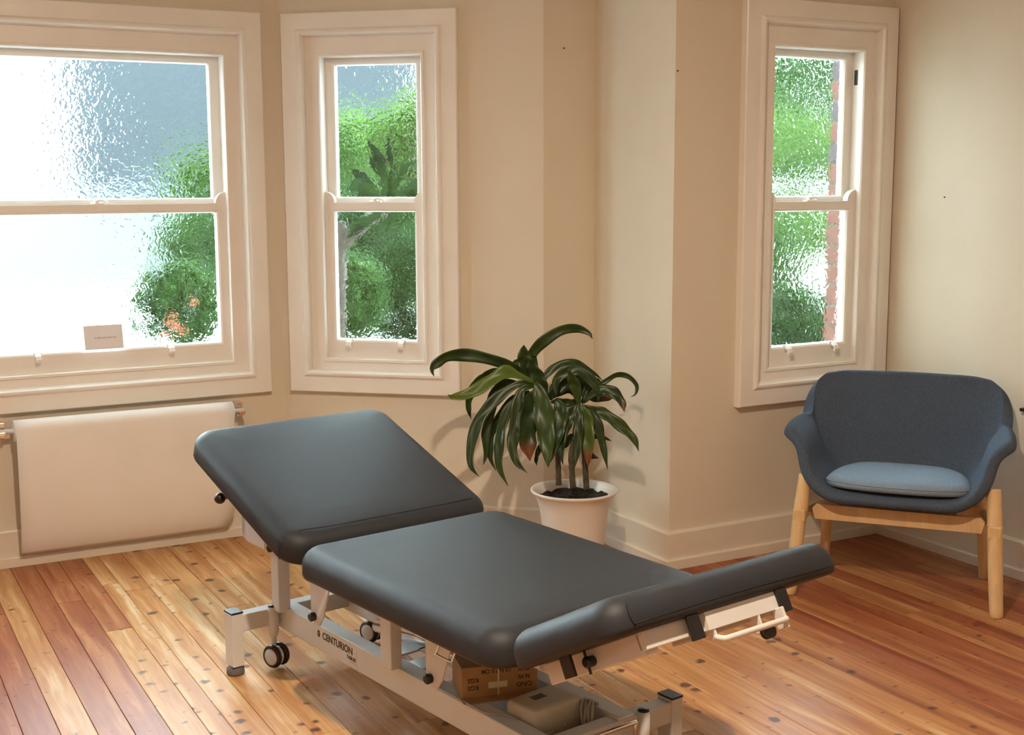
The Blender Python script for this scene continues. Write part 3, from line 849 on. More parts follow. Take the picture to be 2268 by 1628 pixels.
# local: x to the sitter-facing viewer's right, y towards the back, z up
def shell():
    # spine (y,z) and edge (x,y,z) stations from the front lip over the seat and up the back
    rows = [  # centre y,z | side-bottom | side-mid | under the roll of the arm | edge, each x,y,z
        ((0.030, 0.346), (0.215, 0.030, 0.354), (0.296, 0.042, 0.420), (0.330, 0.062, 0.528), (0.392, 0.085, 0.582)),
        ((0.055, 0.368), (0.218, 0.055, 0.374), (0.292, 0.068, 0.434), (0.324, 0.090, 0.540), (0.394, 0.110, 0.596)),
        ((0.170, 0.372), (0.222, 0.170, 0.378), (0.288, 0.176, 0.445), (0.318, 0.185, 0.548), (0.390, 0.196, 0.604)),
        ((0.290, 0.362), (0.224, 0.285, 0.370), (0.290, 0.272, 0.455), (0.320, 0.272, 0.550), (0.382, 0.282, 0.604)),
        ((0.390, 0.365), (0.226, 0.375, 0.375), (0.300, 0.345, 0.465), (0.328, 0.342, 0.550), (0.372, 0.345, 0.600)),
        ((0.445, 0.400), (0.230, 0.420, 0.410), (0.312, 0.388, 0.485), (0.340, 0.385, 0.550), (0.360, 0.388, 0.592)),
        ((0.475, 0.475), (0.238, 0.455, 0.480), (0.322, 0.428, 0.530), (0.348, 0.422, 0.568), (0.356, 0.422, 0.600)),
        ((0.495, 0.560), (0.244, 0.480, 0.560), (0.326, 0.460, 0.585), (0.351, 0.453, 0.606), (0.358, 0.452, 0.628)),
        ((0.512, 0.640), (0.246, 0.500, 0.638), (0.325, 0.484, 0.645), (0.350, 0.477, 0.656), (0.357, 0.476, 0.666)),
        ((0.526, 0.700), (0.244, 0.517, 0.698), (0.318, 0.503, 0.696), (0.341, 0.497, 0.697), (0.347, 0.496, 0.700)),
        ((0.534, 0.735), (0.238, 0.526, 0.732), (0.300, 0.515, 0.726), (0.320, 0.510, 0.722), (0.326, 0.509, 0.722)),
        ((0.539, 0.752), (0.226, 0.532, 0.749), (0.272, 0.524, 0.743), (0.290, 0.520, 0.740), (0.296, 0.519, 0.739)),
    ]
    NS = 9
    verts, faces = [], []
    grid = []
    for (c, a, m_, r_, e) in rows:
        half = catmull([(0, c[0], c[1]), (a[0] * 0.5, (c[0] + a[1]) / 2, c[1] * 0.7 + a[2] * 0.3), a, m_, r_, e], 3)
        line = [Vector((-p.x, p.y, p.z)) for p in half[:0:-1]] + [Vector(p) for p in half]
        grid.append(line)
    n = len(grid[0])
    for line in grid: verts += [tuple(p) for p in line]
    for i in range(len(grid) - 1):
        for k in range(n - 1):
            faces.append((i * n + k, i * n + k + 1, (i + 1) * n + k + 1, (i + 1) * n + k))
    me = bpy.data.meshes.new('shell'); me.from_pydata(verts, [], faces)
    me.polygons.foreach_set('use_smooth', [True] * len(faces))
    bm = bmesh.new(); bm.from_mesh(me); bmesh.ops.recalc_face_normals(bm, faces=bm.faces)
    # make the normals face the sitter
    cf = min(bm.faces, key=lambda f: (f.calc_center_median() - Vector((0, 0.18, 0.37))).length)
    if cf.normal.z < 0: bmesh.ops.reverse_faces(bm, faces=bm.faces)
    bm.to_mesh(me); bm.free()
    me.materials.append(M['fabric'])
    o = bpy.data.objects.new('shell', me); link(o, CH); o.location.x = -0.010; o.scale.z = 1.022
    so = o.modifiers.new('pad', 'SOLIDIFY'); so.thickness = 0.044; so.offset = -0.4; so.use_even_offset = False
    sb = o.modifiers.new('soft', 'SUBSURF'); sb.levels = 2; sb.render_levels = 2
    return o
shell()
def seat_pad():
    b = MB()
    n = 28; prof_ = [(0.030, -0.020), (0.008, -0.016), (0.0, -0.006), (0.0, 0.006), (0.008, 0.018), (0.030, 0.026), (0.10, 0.030)]
    def outline(d):
        pts = []
        ctrl = [(-0.235, 0.075), (-0.13, 0.035), (0, 0.026), (0.13, 0.035), (0.235, 0.075), (0.250, 0.14), (0.225, 0.30), (0.16, 0.40), (0, 0.43), (-0.16, 0.40), (-0.225, 0.30), (-0.250, 0.14)]
        P = [Vector((x, y)) for x, y in ctrl]; k = len(P); out = []
        for i in range(k):
            for j in range(4):
                t = j / 4; a, b_, c, d_ = P[i - 1], P[i], P[(i + 1) % k], P[(i + 2) % k]
                out.append(0.5 * ((2 * b_) + (c - a) * t + (2 * a - 5 * b_ + 4 * c - d_) * t * t + (-a + 3 * b_ - 3 * c + d_) * t ** 3))
        cen = Vector((0, 0.22))
        return [p + (cen - p).normalized() * d for p in out]
    vs, fs = [], []
    for d, z in prof_:
        for p in outline(d): vs.append((p.x, p.y, z + 0.415 - 0.02 * (p.y - 0.03)))
    m_ = 48
    for i in range(len(prof_) - 1):
        for k in range(m_): fs.append((i * m_ + k, i * m_ + (k + 1) % m_, (i + 1) * m_ + (k + 1) % m_, (i + 1) * m_ + k))
    b.add(vs, fs, True); b.add(vs[:m_], [tuple(range(m_))]); b.add(vs[-m_:], [tuple(range(m_))], True)
    o = b.obj('seat_cushion', M['fabric2'], CH)
    ring = [Vector((p.x, p.y, 0.4215 - 0.02 * (p.y - 0.03))) for p in outline(-0.0005)]
    t = MB(); t.tube(ring + ring[:1], 0.0018, 6, False); t.obj('piping', M['fabric2'], o)
seat_pad()
for sx in (-1, 1):
    lp = catmull([(sx * 0.355, 0.0, 0.0), (sx * 0.346, 0.025, 0.12), (sx * 0.336, 0.056, 0.28), (sx * 0.328, 0.080, 0.38), (sx * 0.324, 0.092, 0.43)], 5)
    b = MB(); b.tube([(sx * 0.355, 0.0, 0.0)] + [Vector(q) + Vector((0, 0, 0.002)) for q in lp], [0.0185] + [0.021 + 0.0045 * math.sin(PI * min(1, 0.12 + 0.62 * k / (len(lp) - 1))) for k in range(len(lp))], 24)
    b.obj('leg', M['beech'], CH)
    b = MB(); b.tube([(sx * 0.300, 0.462, 0.0), (sx * 0.299, 0.460, 0.004), (sx * 0.291, 0.440, 0.12), (sx * 0.282, 0.415, 0.26), (sx * 0.270, 0.385, 0.36)], [0.016, 0.018, 0.020, 0.022, 0.020], 18)
    b.obj('leg', M['beech'], CH)
    b = MB(); b.tube([(sx * 0.336, 0.060, 0.285), (sx * 0.288, 0.42, 0.265)], 0.017, 14)
    b.obj('side_rail', M['beech'], CH)
b = MB(); b.prism([(-0.300, 0.300), (-0.285, 0.318), (0.285, 0.318), (0.300, 0.300), (0.290, 0.262), (-0.290, 0.262)], 0.115, 0.140, 'y')
b.obj('front_rail', M['beech'], CH)
b = MB(); b.prism([(-0.280, 0.290), (0.280, 0.290), (0.285, 0.250), (-0.285, 0.250)], 0.385, 0.408, 'y')
b.obj('rear_rail', M['beech'], CH)
for sx in (-1, 1):
    b = MB(); b.tube([(sx * 0.20, 0.128, 0.316), (sx * 0.20, 0.128, 0.352)], 0.006, 10); b.obj('spacer_pin', M['chrome'], CH)
    b = MB(); b.box(sx * 0.335 - 0.022, sx * 0.335 + 0.022, 0.03, 0.130, 0.268, 0.312, bev=0.004); b.obj('corner_block', M['beech'], CH)

# ------------------------------------------------------------------ potted cane plant
DEP = 4.86
pc = CAM + ray(1272, 1082) * DEP
PT = empty('potted_plant', (pc.x, pc.y, 0), 0, 'leafy green cane plant with drooping leaves in a white flared pot', 'plant')
rim_z = pc.z
R0 = 0.168
b = MB()
hh = rim_z
b.lathe([(0.001, 0.0), (0.095, 0.0), (0.100, 0.006), (0.118, hh * 0.45), (0.133, hh * 0.78), (0.142, hh - 0.045), (0.152, hh - 0.022), (0.163, hh - 0.012), (R0, hh - 0.006), (R0 - 0.001, hh - 0.001), (R0 - 0.008, hh), (0.150, hh - 0.006), (0.140, hh - 0.022), (0.135, hh - 0.05), (0.12, hh - 0.08)], 56)
b.obj('pot', M['pot'], PT)
b = MB(); vs = []; nr = 9; na = 40
rs = random.Random(2)
vs.append((0, 0, hh - 0.030))
fs = []
for i in range(1, nr + 1):
    for k in range(na):
        r_ = 0.1375 * i / nr
        vs.append((r_ * math.cos(2 * PI * k / na), r_ * math.sin(2 * PI * k / na), hh - 0.036 + rs.uniform(-0.006, 0.010)))
for k in range(na): fs.append((0, 1 + k, 1 + (k + 1) % na))
for i in range(nr - 1):
    for k in range(na):
        fs.append((1 + i * na + k, 1 + (i + 1) * na + k, 1 + (i + 1) * na + (k + 1) % na, 1 + i * na + (k + 1) % na))
b.add(vs, fs); b.obj('soil', M['soil'], PT)
def wp(zx, zy, d=0.0):
    """point on the plant: picture position in the close-up and offset d (m) towards the viewer"""
    return CAM + ray(900 + zx / 3.015, 700 + zy / 3.015) * (DEP - d) - pc * 1.0 + Vector((0, 0, pc.z))
STEMS = [[(1017, 1130, .02), (1014, 1010, .02), (1008, 900, .03), (985, 740, .02), (950, 600, .0), (900, 500, -.0)],
         [(1112, 1150, .06), (1104, 1010, .06), (1100, 920, .06), (1128, 780, .04), (1148, 640, .02), (1150, 560, .0)],
         [(1204, 1160, .03), (1196, 1040, .03), (1188, 920, .02), (1182, 800, .0), (1175, 690, -.02)]]
for st in STEMS:
    b = MB(); pp = catmull([wp(*q) for q in st], 6)
    rad = [0.0115 - 0.003 * i / len(pp) + (0.0010 if i % 3 == 0 else 0) for i in range(len(pp))]
    b.tube(pp, rad, 10); b.obj('cane', M['cane'], PT)
LEAVES = [  # path in the close-up, width there, depth offset at base / tip, curl, brown tip, paleness
    ([(905, 480), (850, 300), (835, 262), (900, 180), (1020, 100), (1130, 80), (1215, 112), (1245, 155)], 62, .0, .04, 0, .1),
    ([(945, 540), (890, 440), (845, 350), (815, 280)], 80, .03, .06, 0, 0),
    ([(860, 450), (800, 330), (783, 260), (784, 192)], 88, .02, .05, 0, .15),
    ([(860, 430), (770, 378), (640, 312), (440, 262), (290, 265), (208, 310), (170, 355), (186, 405)], 66, .03, .12, 0, .05),
    ([(800, 420), (735, 370), (722, 325), (758, 280)], 46, -.04, -.06, 0, 0),
    ([(850, 440), (740, 395), (660, 375), (580, 425), (480, 490), (390, 530), (310, 541), (275, 525)], 74, .07, .16, 0, .75),
    ([(760, 420), (650, 368), (560, 372), (495, 395)], 34, -.02, -.05, 0, .2),
    ([(720, 400), (560, 400), (470, 440), (420, 540), (415, 620), (434, 692)], 46, -.03, -.05, 0, .1),
    ([(850, 460), (760, 450), (640, 520), (540, 620), (470, 730), (430, 880), (432, 1000), (487, 1076)], 62, .08, .15, 0, .05),
    ([(790, 460), (660, 440), (585, 520), (560, 640), (530, 780), (530, 920), (514, 996)], 58, .03, .06, 0, .1),
    ([(800, 500), (700, 560), (620, 680), (560, 800), (558, 940), (600, 1035)], 50, .02, .02, 0, .05),
    ([(820, 500), (700, 590), (640, 740), (620, 900), (625, 1020), (680, 1136)], 58, .07, .10, 0, .1),
    ([(850, 470), (775, 490), (742, 600), (722, 760), (708, 880), (740, 980), (808, 1050)], 64, .10, .15, 0, .05),
    ([(890, 480), (850, 550), (815, 650), (800, 760), (812, 880), (826, 970)], 128, .09, .12, .8, 0),
    ([(860, 440), (905, 560), (930, 720), (942, 880), (948, 1012)], 108, .13, .18, 0, .15),
    ([(1000, 560), (1028, 620), (1020, 720), (990, 850), (962, 980)], 92, .10, .14, 0, .1),
    ([(1140, 590), (1105, 650), (1060, 730), (1030, 860), (1045, 996)], 68, .10, .13, 0, 0),
    ([(1150, 580), (1152, 660), (1150, 760), (1140, 900), (1118, 1032)], 56, .12, .15, 0, 0),
    ([(1165, 600), (1192, 660), (1212, 770), (1215, 900), (1212, 1012)], 78, .10, .12, 1.0, .55),
    ([(1170, 600), (1222, 632), (1270, 720), (1310, 860), (1345, 1026)], 58, .06, .08, 0, .05),
    ([(1170, 600), (1262, 628), (1350, 672), (1450, 752), (1520, 822), (1553, 905)], 62, .03, .06, 0, .15),
    ([(960, 560), (920, 440), (960, 370), (1060, 312), (1150, 322), (1240, 372), (1312, 430)], 42, -.04, -.08, 0, .05),
    ([(1000, 540), (1000, 440), (1060, 380), (1150, 362), (1230, 425), (1275, 500), (1282, 580)], 66, .03, .03, 0, .05),
    ([(1155, 600), (1130, 480), (1105, 420), (1082, 350)], 62, .07, .10, 0, .1),
    ([(1170, 590), (1260, 480), (1330, 435), (1405, 392), (1480, 402), (1538, 460), (1532, 518), (1496, 543)], 30, -.01, .0, 0, .1),
    ([(1180, 580), (1280, 500), (1370, 505), (1438, 575), (1456, 642)], 62, .02, .05, .35, .05),
    ([(970, 540), (1080, 470), (1200, 490), (1310, 535), (1385, 545)], 112, -.06, -.08, .5, 0),
    ([(1170, 580), (1230, 445), (1300, 462), (1382, 522)], 50, -.03, -.05, .3, .1),
    ([(1010, 900), (1060, 862), (1100, 808), (1142, 835), (1152, 905)], 34, .05, .06, 0, 0),
    ([(985, 760), (920, 820), (880, 900), (865, 960), (872, 1000)], 30, .0, .0, 0, 0),
    ([(1180, 760), (1250, 800), (1320, 812), (1372, 836)], 26, -.03, -.04, 0, 0),
    ([(1188, 880), (1230, 930), (1285, 950)], 32, -.02, -.03, .9, 0),
    ([(960, 560), (1000, 490), (1080, 440), (1130, 470), (1150, 560)], 84, -.02, .0, 0, 0),
    ([(1150, 560), (1090, 580), (1010, 570), (950, 580)], 44, .04, .07, 0, 0),
]
rl = random.Random(21)
for (path, wpx, d0, d1, brown, pale) in LEAVES:
    n0 = len(path)
    P = [wp(q[0], q[1], d0 + (d1 - d0) * i / (n0 - 1)) for i, q in enumerate(path)]
    C_ = catmull(P, 5)
    n = len(C_)
    wm = 1.22 * wpx / 3.015 / F_PX * DEP
    tw0 = rl.uniform(-0.35, 0.35); ph = rl.uniform(0, 6)
    vs, fs, tn = [], [], []
    for i, c in enumerate(C_):
        t = i / (n - 1)
        tan = (C_[min(i + 1, n - 1)] - C_[max(i - 1, 0)]).normalized()
        view = (c - Vector((0, 0, pc.z)) + pc - CAM).normalized()
        wd = tan.cross(view).normalized()
        nr_ = wd.cross(tan).normalized()
        an = tw0 * math.sin(2.2 * t + 0.3)
        wd2 = wd * math.cos(an) + nr_ * math.sin(an); nr2 = -wd * math.sin(an) + nr_ * math.cos(an)
        wl = wm * 0.5 * min(1.0, (0.22 + 2.6 * t)) * (1 - max(0, (t - 0.45) / 0.55) ** 2.0) * (1 + 0.09 * math.sin(23 * t + ph))
        wl = max(wl, 0.0006)
        rip = 0.22 * wl * math.sin(19 * t + ph)
        for k, (a_, f_) in enumerate(((-1, .30), (-.5, .08), (0, 0), (.5, .08), (1, .30))):
            vs.append(c + wd2 * (wl * a_) + nr2 * (-wl * f_ + rip * a_))
            tn.append((brown * max(0, (t - 0.70) / 0.12) if brown else 0.0, pale * (0.6 + 0.4 * abs(a_))))
        if i:
            for k in range(4): fs.append(((i - 1) * 5 + k, (i - 1) * 5 + k + 1, i * 5 + k + 1, i * 5 + k))
    me = bpy.data.meshes.new('leaf'); me.from_pydata([tuple(v) for v in vs], [], fs)
    me.polygons.foreach_set('use_smooth', [True] * len(fs))
    ca = me.color_attributes.new('tone', 'FLOAT_COLOR', 'POINT')
    for i, (r_, g_) in enumerate(tn): ca.data[i].color = (min(r_, 1), g_, 0, 1)
    me.materials.append(M['leaf'])
    o = bpy.data.objects.new('leaf', me); link(o, PT)
    so = o.modifiers.new('thickness', 'SOLIDIFY'); so.thickness = 0.0012

# ------------------------------------------------------------------ paper roll on the wall below the wide window
ROLLY, ROLLZ, RR = YA - 0.085, 0.556, 0.042
PR = empty('paper_roll_holder', (0, ROLLY, 0), 0, 'white paper roll on a chrome holder hanging below the wide window', 'paper roll')
X0, X1 = 0.630, 1.490
b = MB(); b.tube([(X0, 0, ROLLZ), (X1, 0, ROLLZ)], RR, 40); b.obj('roll', M['paper'], PR)
b = MB(); b.tube([(X0 - 0.06, 0, ROLLZ), (X1 + 0.05, 0, ROLLZ)], 0.0095, 14); b.obj('rod', M['pot'], PR)
# the loose sheet: leaves the roll at its room side and hangs to just above the floor, its foot drifting to the wall
pf = [(0.0, ROLLZ + RR + 0.0008)] 
for k in range(1, 7): pf.append((-(RR + 0.0008) * math.sin(PI / 2 * k / 6), ROLLZ + (RR + 0.0008) * math.cos(PI / 2 * k / 6)))
pf += [(-0.0425, 0.50), (-0.0405, 0.40), (-0.035, 0.30), (-0.024, 0.20), (-0.006, 0.12), (0.014, 0.068), (0.030, 0.048)]
vs, fs = [], []
NX = 14
for (y, z) in pf:
    for k in range(NX + 1):
        t = k / NX
        wob = 0.003 * math.sin(5 * t + z * 9) * max(0, 0.5 - z)
        inset = 0.035 * max(0, (0.16 - z) / 0.12) ** 1.6
        vs.append((X0 + 0.004 + (X1 - X0 - 0.008 - inset) * t, y + wob, z))
for i in range(len(pf) - 1):
    for k in range(NX): fs.append((i * (NX + 1) + k, i * (NX + 1) + k + 1, (i + 1) * (NX + 1) + k + 1, (i + 1) * (NX + 1) + k))
b = MB(); b.add(vs, fs, True); o = b.obj('loose_sheet', M['paper'], PR)
so = o.modifiers.new('thickness', 'SOLIDIFY'); so.thickness = 0.0006
for x in (X0 - 0.055, X1 + 0.028):
    b = MB(); b.box(x - 0.001, x + 0.027, 0.030, 0.084, ROLLZ - 0.03, ROLLZ + 0.03, bev=0.002)
    b.box(x, x + 0.026, -0.012, 0.045, ROLLZ - 0.018, ROLLZ + 0.0, bev=0.003); b.obj('bracket', M['chrome'], PR)

# ------------------------------------------------------------------ small marks on the walls
b = MB(); b.box(-0.03, 0.0, -0.05, 0.016, -0.006, 0.006, bev=0.002); b.box(-0.006, 0.0, -0.05, 0.016, -0.02, 0.02, bev=0.002)
o = b.obj('wall_hook', M['black']); o.location = (XDR, 3.183, 0.650)
tag(o, 'small black hook fixed low on the wall beside the armchair', 'hook')
nails = [((XDR, 3.627, 1.434), PI / 2, 'tiny dark nail high on the blank wall behind the armchair'),
         ((2.70, YC, 2.03), 0, 'tiny dark nail in the narrow wall strip above the potted plant'),
         ((XCE + 0.006, YD, 1.905), 0, 'tiny dark nail beside the outer corner left of the narrow window')]
for loc, r_, lb in nails:
    b = MB(); b.lathe([(0.0012, 0), (0.0012, 0.006), (0.003, 0.006), (0.0032, 0.0075), (0.001, 0.008)], 10, Matrix.Rotation(PI / 2, 4, 'X'))
    o = b.obj('nail', M['bark']); o.location = loc; o.rotation_euler = (0, 0, -r_)
    tag(o, lb, 'nail')

# ------------------------------------------------------------------ ceiling fittings of the lamps
for i, (lx, ly, pw) in enumerate(LAMPS):
    b = MB(); b.lathe([(0.085, CEIL - 0.028), (0.098, CEIL - 0.026), (0.112, CEIL - 0.012), (0.115, CEIL), (0.086, CEIL), (0.085, CEIL - 0.028)], 40, Matrix.Translation((lx, ly, 0)))
    o = b.obj('ceiling_light', M['lamp'])
    tag(o, 'round white flush ceiling light ' + LAMP_AT[i], 'ceiling light', 'flush ceiling lights')

# ------------------------------------------------------------------ outside: ground, house, brick jamb, greenery
def ground(y): return -0.5 if y < 7 else min(1.42, -0.5 + (y - 7) * 1.92 / 14)
b = MB(); b.prism([(13.6, -0.62), (13.6, ground(13.6)), (21, 1.42), (90, 1.42), (90, -0.62)], -60, 60, 'x')
b.obj('ground_road', M['asphalt'], None, 'structure')
b = MB(); b.prism([(-5, -0.62), (-5, -0.5), (7, -0.5), (13.6, ground(13.6)), (13.6, -0.62)], -60, 60, 'x')
o = b.obj('ground_paving', M['concrete'], None, 'structure')

def at(u, v, depth):
    return CAM + ray(u, v) * depth
# brick jamb beside the narrow window: one course on another, each brick its own piece
jb = MB(); jb.box(Wd - 0.112, Wd + 0.12, 0.118, 0.222, 0.45, 2.45)
JB = jb.obj('wall_brick_jamb', M['mortar'], None, 'structure')
JB.location = wr.location; JB.rotation_euler = wr.rotation_euler
bm_ = MB(); bm_.box(0, 0.225, 0, 0.108, 0, 0.074, bev=0.003)
bme = {}
for k, mt in enumerate(('brick_a', 'brick_b')):
    me = bm_.mesh('brick'); me.materials.append(M[mt]); bme[k] = me
rq = random.Random(4)
for k in range(23):
    z = 0.46 + k * 0.086
    o = bpy.data.objects.new('brick', bme[1 if (z > 1.42 and k % 2) else 0]); link(o, JB)
    o.location = (Wd - 0.120 + rq.uniform(-.002, .002), 0.116, z)

def bush(name, label, c, rx, rz, mat, n, ls, seed, cat='bush', ry=None, stem=True, group=None):
    r_ = random.Random(seed)
    gz = ground(c.y)
    root = empty(name, (c.x, c.y, gz), 0, label, cat, group)
    vs, fs = [], []
    ry = ry or 0.45 * rx
    for i in range(n):
        u, t = r_.uniform(-1, 1), r_.uniform(0, 2 * PI)
        q = math.sqrt(1 - u * u); rad = r_.uniform(0.35, 1.0) ** 0.5 * (0.85 + 0.25 * math.sin(3 * t + seed) * q)
        p_ = Vector((rx * q * math.cos(t) * rad, ry * q * math.sin(t) * rad, rz * u * rad + (c.z - gz)))
        if p_.z < 0.02: p_.z = 0.02 + r_.uniform(0, .05)
        d = Vector((r_.gauss(0, 1), r_.gauss(0, 1), r_.gauss(-0.2, 0.7))).normalized()
        sd = d.cross(Vector((r_.gauss(0, 1), r_.gauss(0, 1), r_.gauss(0, 1)))).normalized()
        nn = d.cross(sd); L_ = ls * r_.uniform(0.6, 1.3); w_ = L_ * 0.28
        k0 = len(vs)
        vs += [p_, p_ + d * L_ * 0.45 + sd * w_ + nn * 0.1 * L_, p_ + d * L_ - nn * 0.12 * L_, p_ + d * L_ * 0.45 - sd * w_ + nn * 0.1 * L_]
        fs += [(k0, k0 + 1, k0 + 2), (k0, k0 + 2, k0 + 3)]
    b = MB(); me = bpy.data.meshes.new('foliage'); me.from_pydata([tuple(v) for v in vs], [], fs); me.materials.append(M[mat])
    o = bpy.data.objects.new('foliage', me); link(o, root); o['kind'] = 'stuff'
    if stem:
        st = MB(); tr_ = max(0.015, 0.05 * rx)
        st.tube(catmull([(0, 0, 0), (0.03 * rx, 0.02, (c.z - gz) * 0.5), (0, 0, c.z - gz)], 4), [tr_ * (1 - 0.05 * k) for k in range(9)], 8)
        st.obj('trunk', M['bark'], root)
    return root

# neighbouring house beyond the driveway
A0, A1 = at(165, 400, 24), at(930, 400, 24)
H0 = Vector((A0.x, A0.y)); d_ = Vector((A1.x - A0.x, A1.y - A0.y)); Lh = d_.length
HS = empty('neighbour_house', (H0.x, H0.y, 1.42), math.atan2(d_.y, d_.x), 'blue grey clad house with a low roof across the driveway', 'house')
b = MB(); b.box(0, Lh, 0, 6, 0, 5.2); b.obj('wall', M['house'], HS)
b = MB(); b.prism([(-0.6, 5.15), (-0.6, 5.3), (3, 7.0), (6.6, 5.3), (6.6, 5.15)], -0.5, Lh + 0.5, 'x'); b.obj('roof', M['roof'], HS)
b = MB(); b.tube([(-0.5, -0.62, 5.18), (Lh + 0.5, -0.62, 5.18)], 0.07, 8); b.obj('gutter', M['hub'], HS)
for k in range(18):
    b = MB(); b.box(0, Lh, -0.025, 0.0, 0.3 + k * 0.27, 0.545 + k * 0.27); b.obj('weatherboard', M['house'], HS)
pp = at(-190, 280, 13)
UP = empty('power_pole', (pp.x, pp.y, ground(pp.y)), 0, 'timber power pole beside the driveway carrying the dark cable', 'pole')
b = MB(); b.tube([(0, 0, 0), (0, 0, pp.z - ground(pp.y) + 0.25)], [0.11, 0.09], 12); b.obj('post', M['bark'], UP)
b = MB(); b.box(-0.5, 0.5, -0.04, 0.04, pp.z - ground(pp.y) - 0.08, pp.z - ground(pp.y)); b.obj('cross_arm', M['bark'], UP)
b = MB(); b.tube(catmull([pp, at(60, 304, 15.5), at(200, 308, 18), at(320, 314, 20.5), at(440, 334, 23.95)], 6), 0.024, 6)
tag(b.obj('overhead_cable', M['black']), 'dark cable sagging from the power pole to the blue grey house', 'cable')

B = [('street_tree', 'pale green tree standing beside the blue grey house', 462, 405, 14.0, .42, .42, 'fol_bright', 700, .14, 'tree'),
     ('flowering_bush', 'dense green bush with orange flowers under the wide window', 405, 672, 6.35, .25, .24, 'fol_mid', 1500, .055, 'bush'),
     ('garden_shrub', 'loose green shrub growing behind the flowering bush', 456, 560, 8.4, .32, .40, 'fol_mid', 900, .09, 'shrub'),
     ('lime_tree', 'lime green tree crown seen beyond the staghorn fern', 800, 345, 9.5, .95, .36, 'fol_bright', 1400, .16, 'tree'),
     ('lime_shrub', 'bright green shrub behind the slim dark trunk', 930, 350, 8.4, .45, .46, 'fol_bright', 1200, .14, 'shrub'),
     ('leafy_shrub', 'mid green rounded shrub below the staghorn fern', 835, 525, 7.6, .42, .34, 'fol_mid', 1300, .09, 'shrub'),
     ('dark_shrub', 'dark green shrub low outside the angled bay window', 905, 640, 7.15, .30, .38, 'fol_dark', 1400, .08, 'shrub'),
     ('low_shrub', 'low mixed green shrub outside the angled bay window', 782, 655, 6.75, .22, .26, 'fol_mid', 1100, .07, 'shrub'),
     ('tall_tree', 'tall soft green tree filling the narrow window above the paving', 1755, 225, 12.6, 1.4, .78, 'fol_mid', 1600, .20, 'tree'),
     ('bright_tree', 'bright green tree in front of the tall soft green tree', 1735, 325, 9.4, .95, .24, 'fol_bright', 1500, .14, 'tree'),
     ('hedge_plant', 'fresh green hedge plant outside the narrow window', 1730, 505, 8.0, .55, .22, 'fol_bright', 1200, .10, 'shrub'),
     ('edge_shrub', 'green shrub at the left edge of the narrow window', 1690, 600, 7.4, .25, .34, 'fol_mid', 900, .08, 'shrub'),
     ('shade_plant', 'dark low plant growing against the brick jamb', 1760, 712, 6.5, .42, .20, 'fol_dark', 1300, .07, 'plant')]
for i, (nm, lb, u, v, dep, rx, rz, mt, n, ls, ct) in enumerate(B):
    rt_ = bush(nm, lb, at(u, v, dep), rx, rz, mt, n, ls, 30 + i, ct)
    if nm == 'flowering_bush': FB = rt_
# orange flowers on the bush
r_ = random.Random(9)
for (u, v) in ((383, 702), (390, 722), (366, 742), (428, 668), (404, 735), (372, 715)):
    P_ = at(u, v, 6.08); fl = MB()
    for k in range(5):
        a_ = 2 * PI * k / 5
        fl.add([(0, 0, 0), (0.012 * math.cos(a_ - .5), 0.004, 0.012 * math.sin(a_ - .5)), (0.024 * math.cos(a_), -0.004, 0.024 * math.sin(a_)), (0.012 * math.cos(a_ + .5), 0.004, 0.012 * math.sin(a_ + .5))], [(0, 1, 2, 3)])
    o = fl.obj('flower', M['flower'], FB); o.location = P_ - Vector(FB.location)
# slim dark trunk
P0 = at(938, 470, 8.05)
b = MB(); b.tube(catmull([(P0.x + .05, P0.y, -0.5), (P0.x + .02, P0.y, 0.6), (P0.x - .03, P0.y, 1.3), (P0.x + .05, P0.y, 2.2)], 5), 0.022, 8)
tag(b.obj('slim_trunk', M['bark']), 'slim dark tree trunk rising outside the angled bay window', 'trunk')
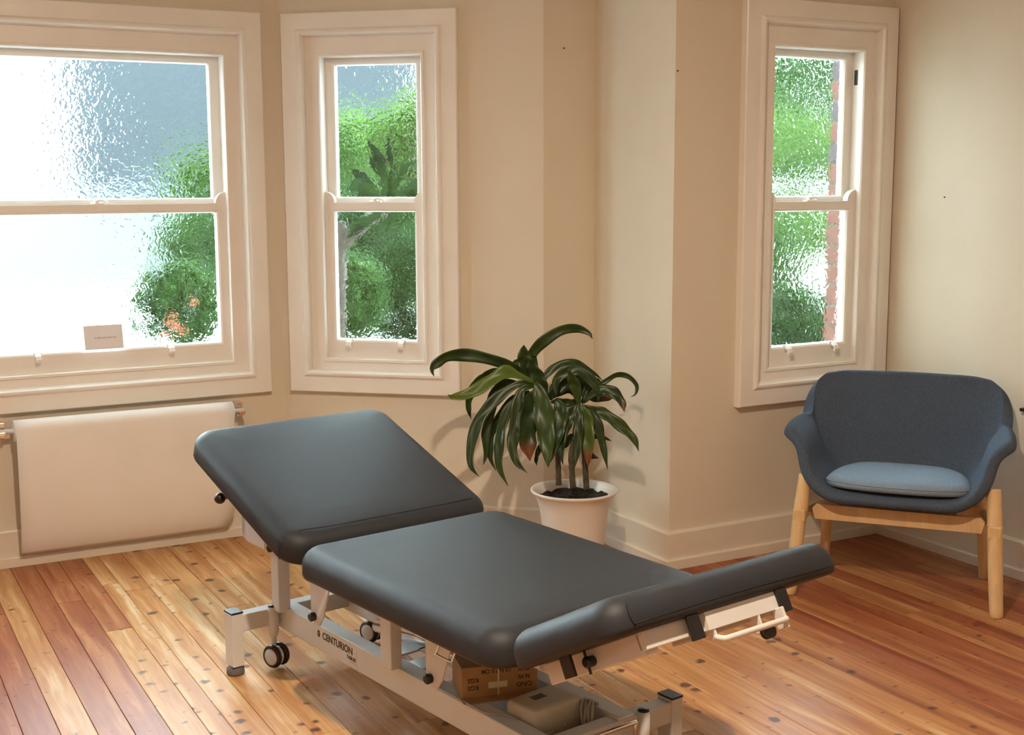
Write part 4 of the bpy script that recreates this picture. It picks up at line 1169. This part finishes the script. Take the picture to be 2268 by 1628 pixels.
# staghorn fern close behind the glass, on its own post
fc = at(850, 452, 5.72)
FN = empty('staghorn_fern', (fc.x, fc.y, -0.5), 0, 'staghorn fern with forked upright fronds close behind the angled bay window', 'fern')
b = MB(); b.tube([(-0.19, 0.08, 0), (-0.20, 0.08, 1.3), (-0.185, 0.08, fc.z + 0.42)], 0.035, 12); b.obj('post', M['bark'], FN)
b = MB(); b.tube(catmull([(-0.19, 0.08, fc.z + 0.30), (-0.1, 0.03, fc.z + 0.40), (0, 0, fc.z + 0.48)], 4), 0.03, 10); b.obj('root_ball', M['bark'], FN)
FR = [([(848, 460), (852, 400), (838, 350), (810, 302)], 26), ([(850, 455), (845, 395), (826, 362), (820, 345)], 14), ([(855, 455), (868, 380), (862, 330), (858, 290)], 13),
      ([(858, 455), (880, 400), (900, 370), (935, 355)], 20), ([(845, 455), (815, 425), (790, 415), (768, 422)], 40), ([(843, 450), (820, 405), (795, 388), (776, 372)], 22),
      ([(860, 460), (895, 430), (925, 415), (948, 420)], 38), ([(850, 465), (880, 455), (915, 450), (945, 455)], 34), ([(845, 465), (815, 452), (790, 455), (765, 470)], 38), ([(846, 468), (830, 480), (795, 500), (766, 530)], 26)]
for path, wpx in FR:
    C_ = catmull([at(u, v, 5.70 - 0.03 * i) - Vector(FN.location) for i, (u, v) in enumerate(path)], 5); n = len(C_)
    wm = wpx / F_PX * 5.7; vs, fs = [], []
    for i, c in enumerate(C_):
        t = i / (n - 1); tan = (C_[min(i + 1, n - 1)] - C_[max(i - 1, 0)]).normalized()
        vw = FWD; wd = tan.cross(vw).normalized(); nn = wd.cross(tan)
        wl = wm * .5 * (0.4 + 1.1 * t if t < .55 else 1.0 * (1 - ((t - .55) / .45) ** 1.6)) * (1 + 0.15 * math.sin(11 * t))
        for a_, f_ in ((-1, .3), (0, 0), (1, .3)): vs.append(c + wd * wl * a_ - nn * wl * f_)
        if i:
            for k in range(2): fs.append(((i - 1) * 3 + k, (i - 1) * 3 + k + 1, i * 3 + k + 1, i * 3 + k))
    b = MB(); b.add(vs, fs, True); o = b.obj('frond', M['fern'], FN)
    so = o.modifiers.new('thickness', 'SOLIDIFY'); so.thickness = 0.002
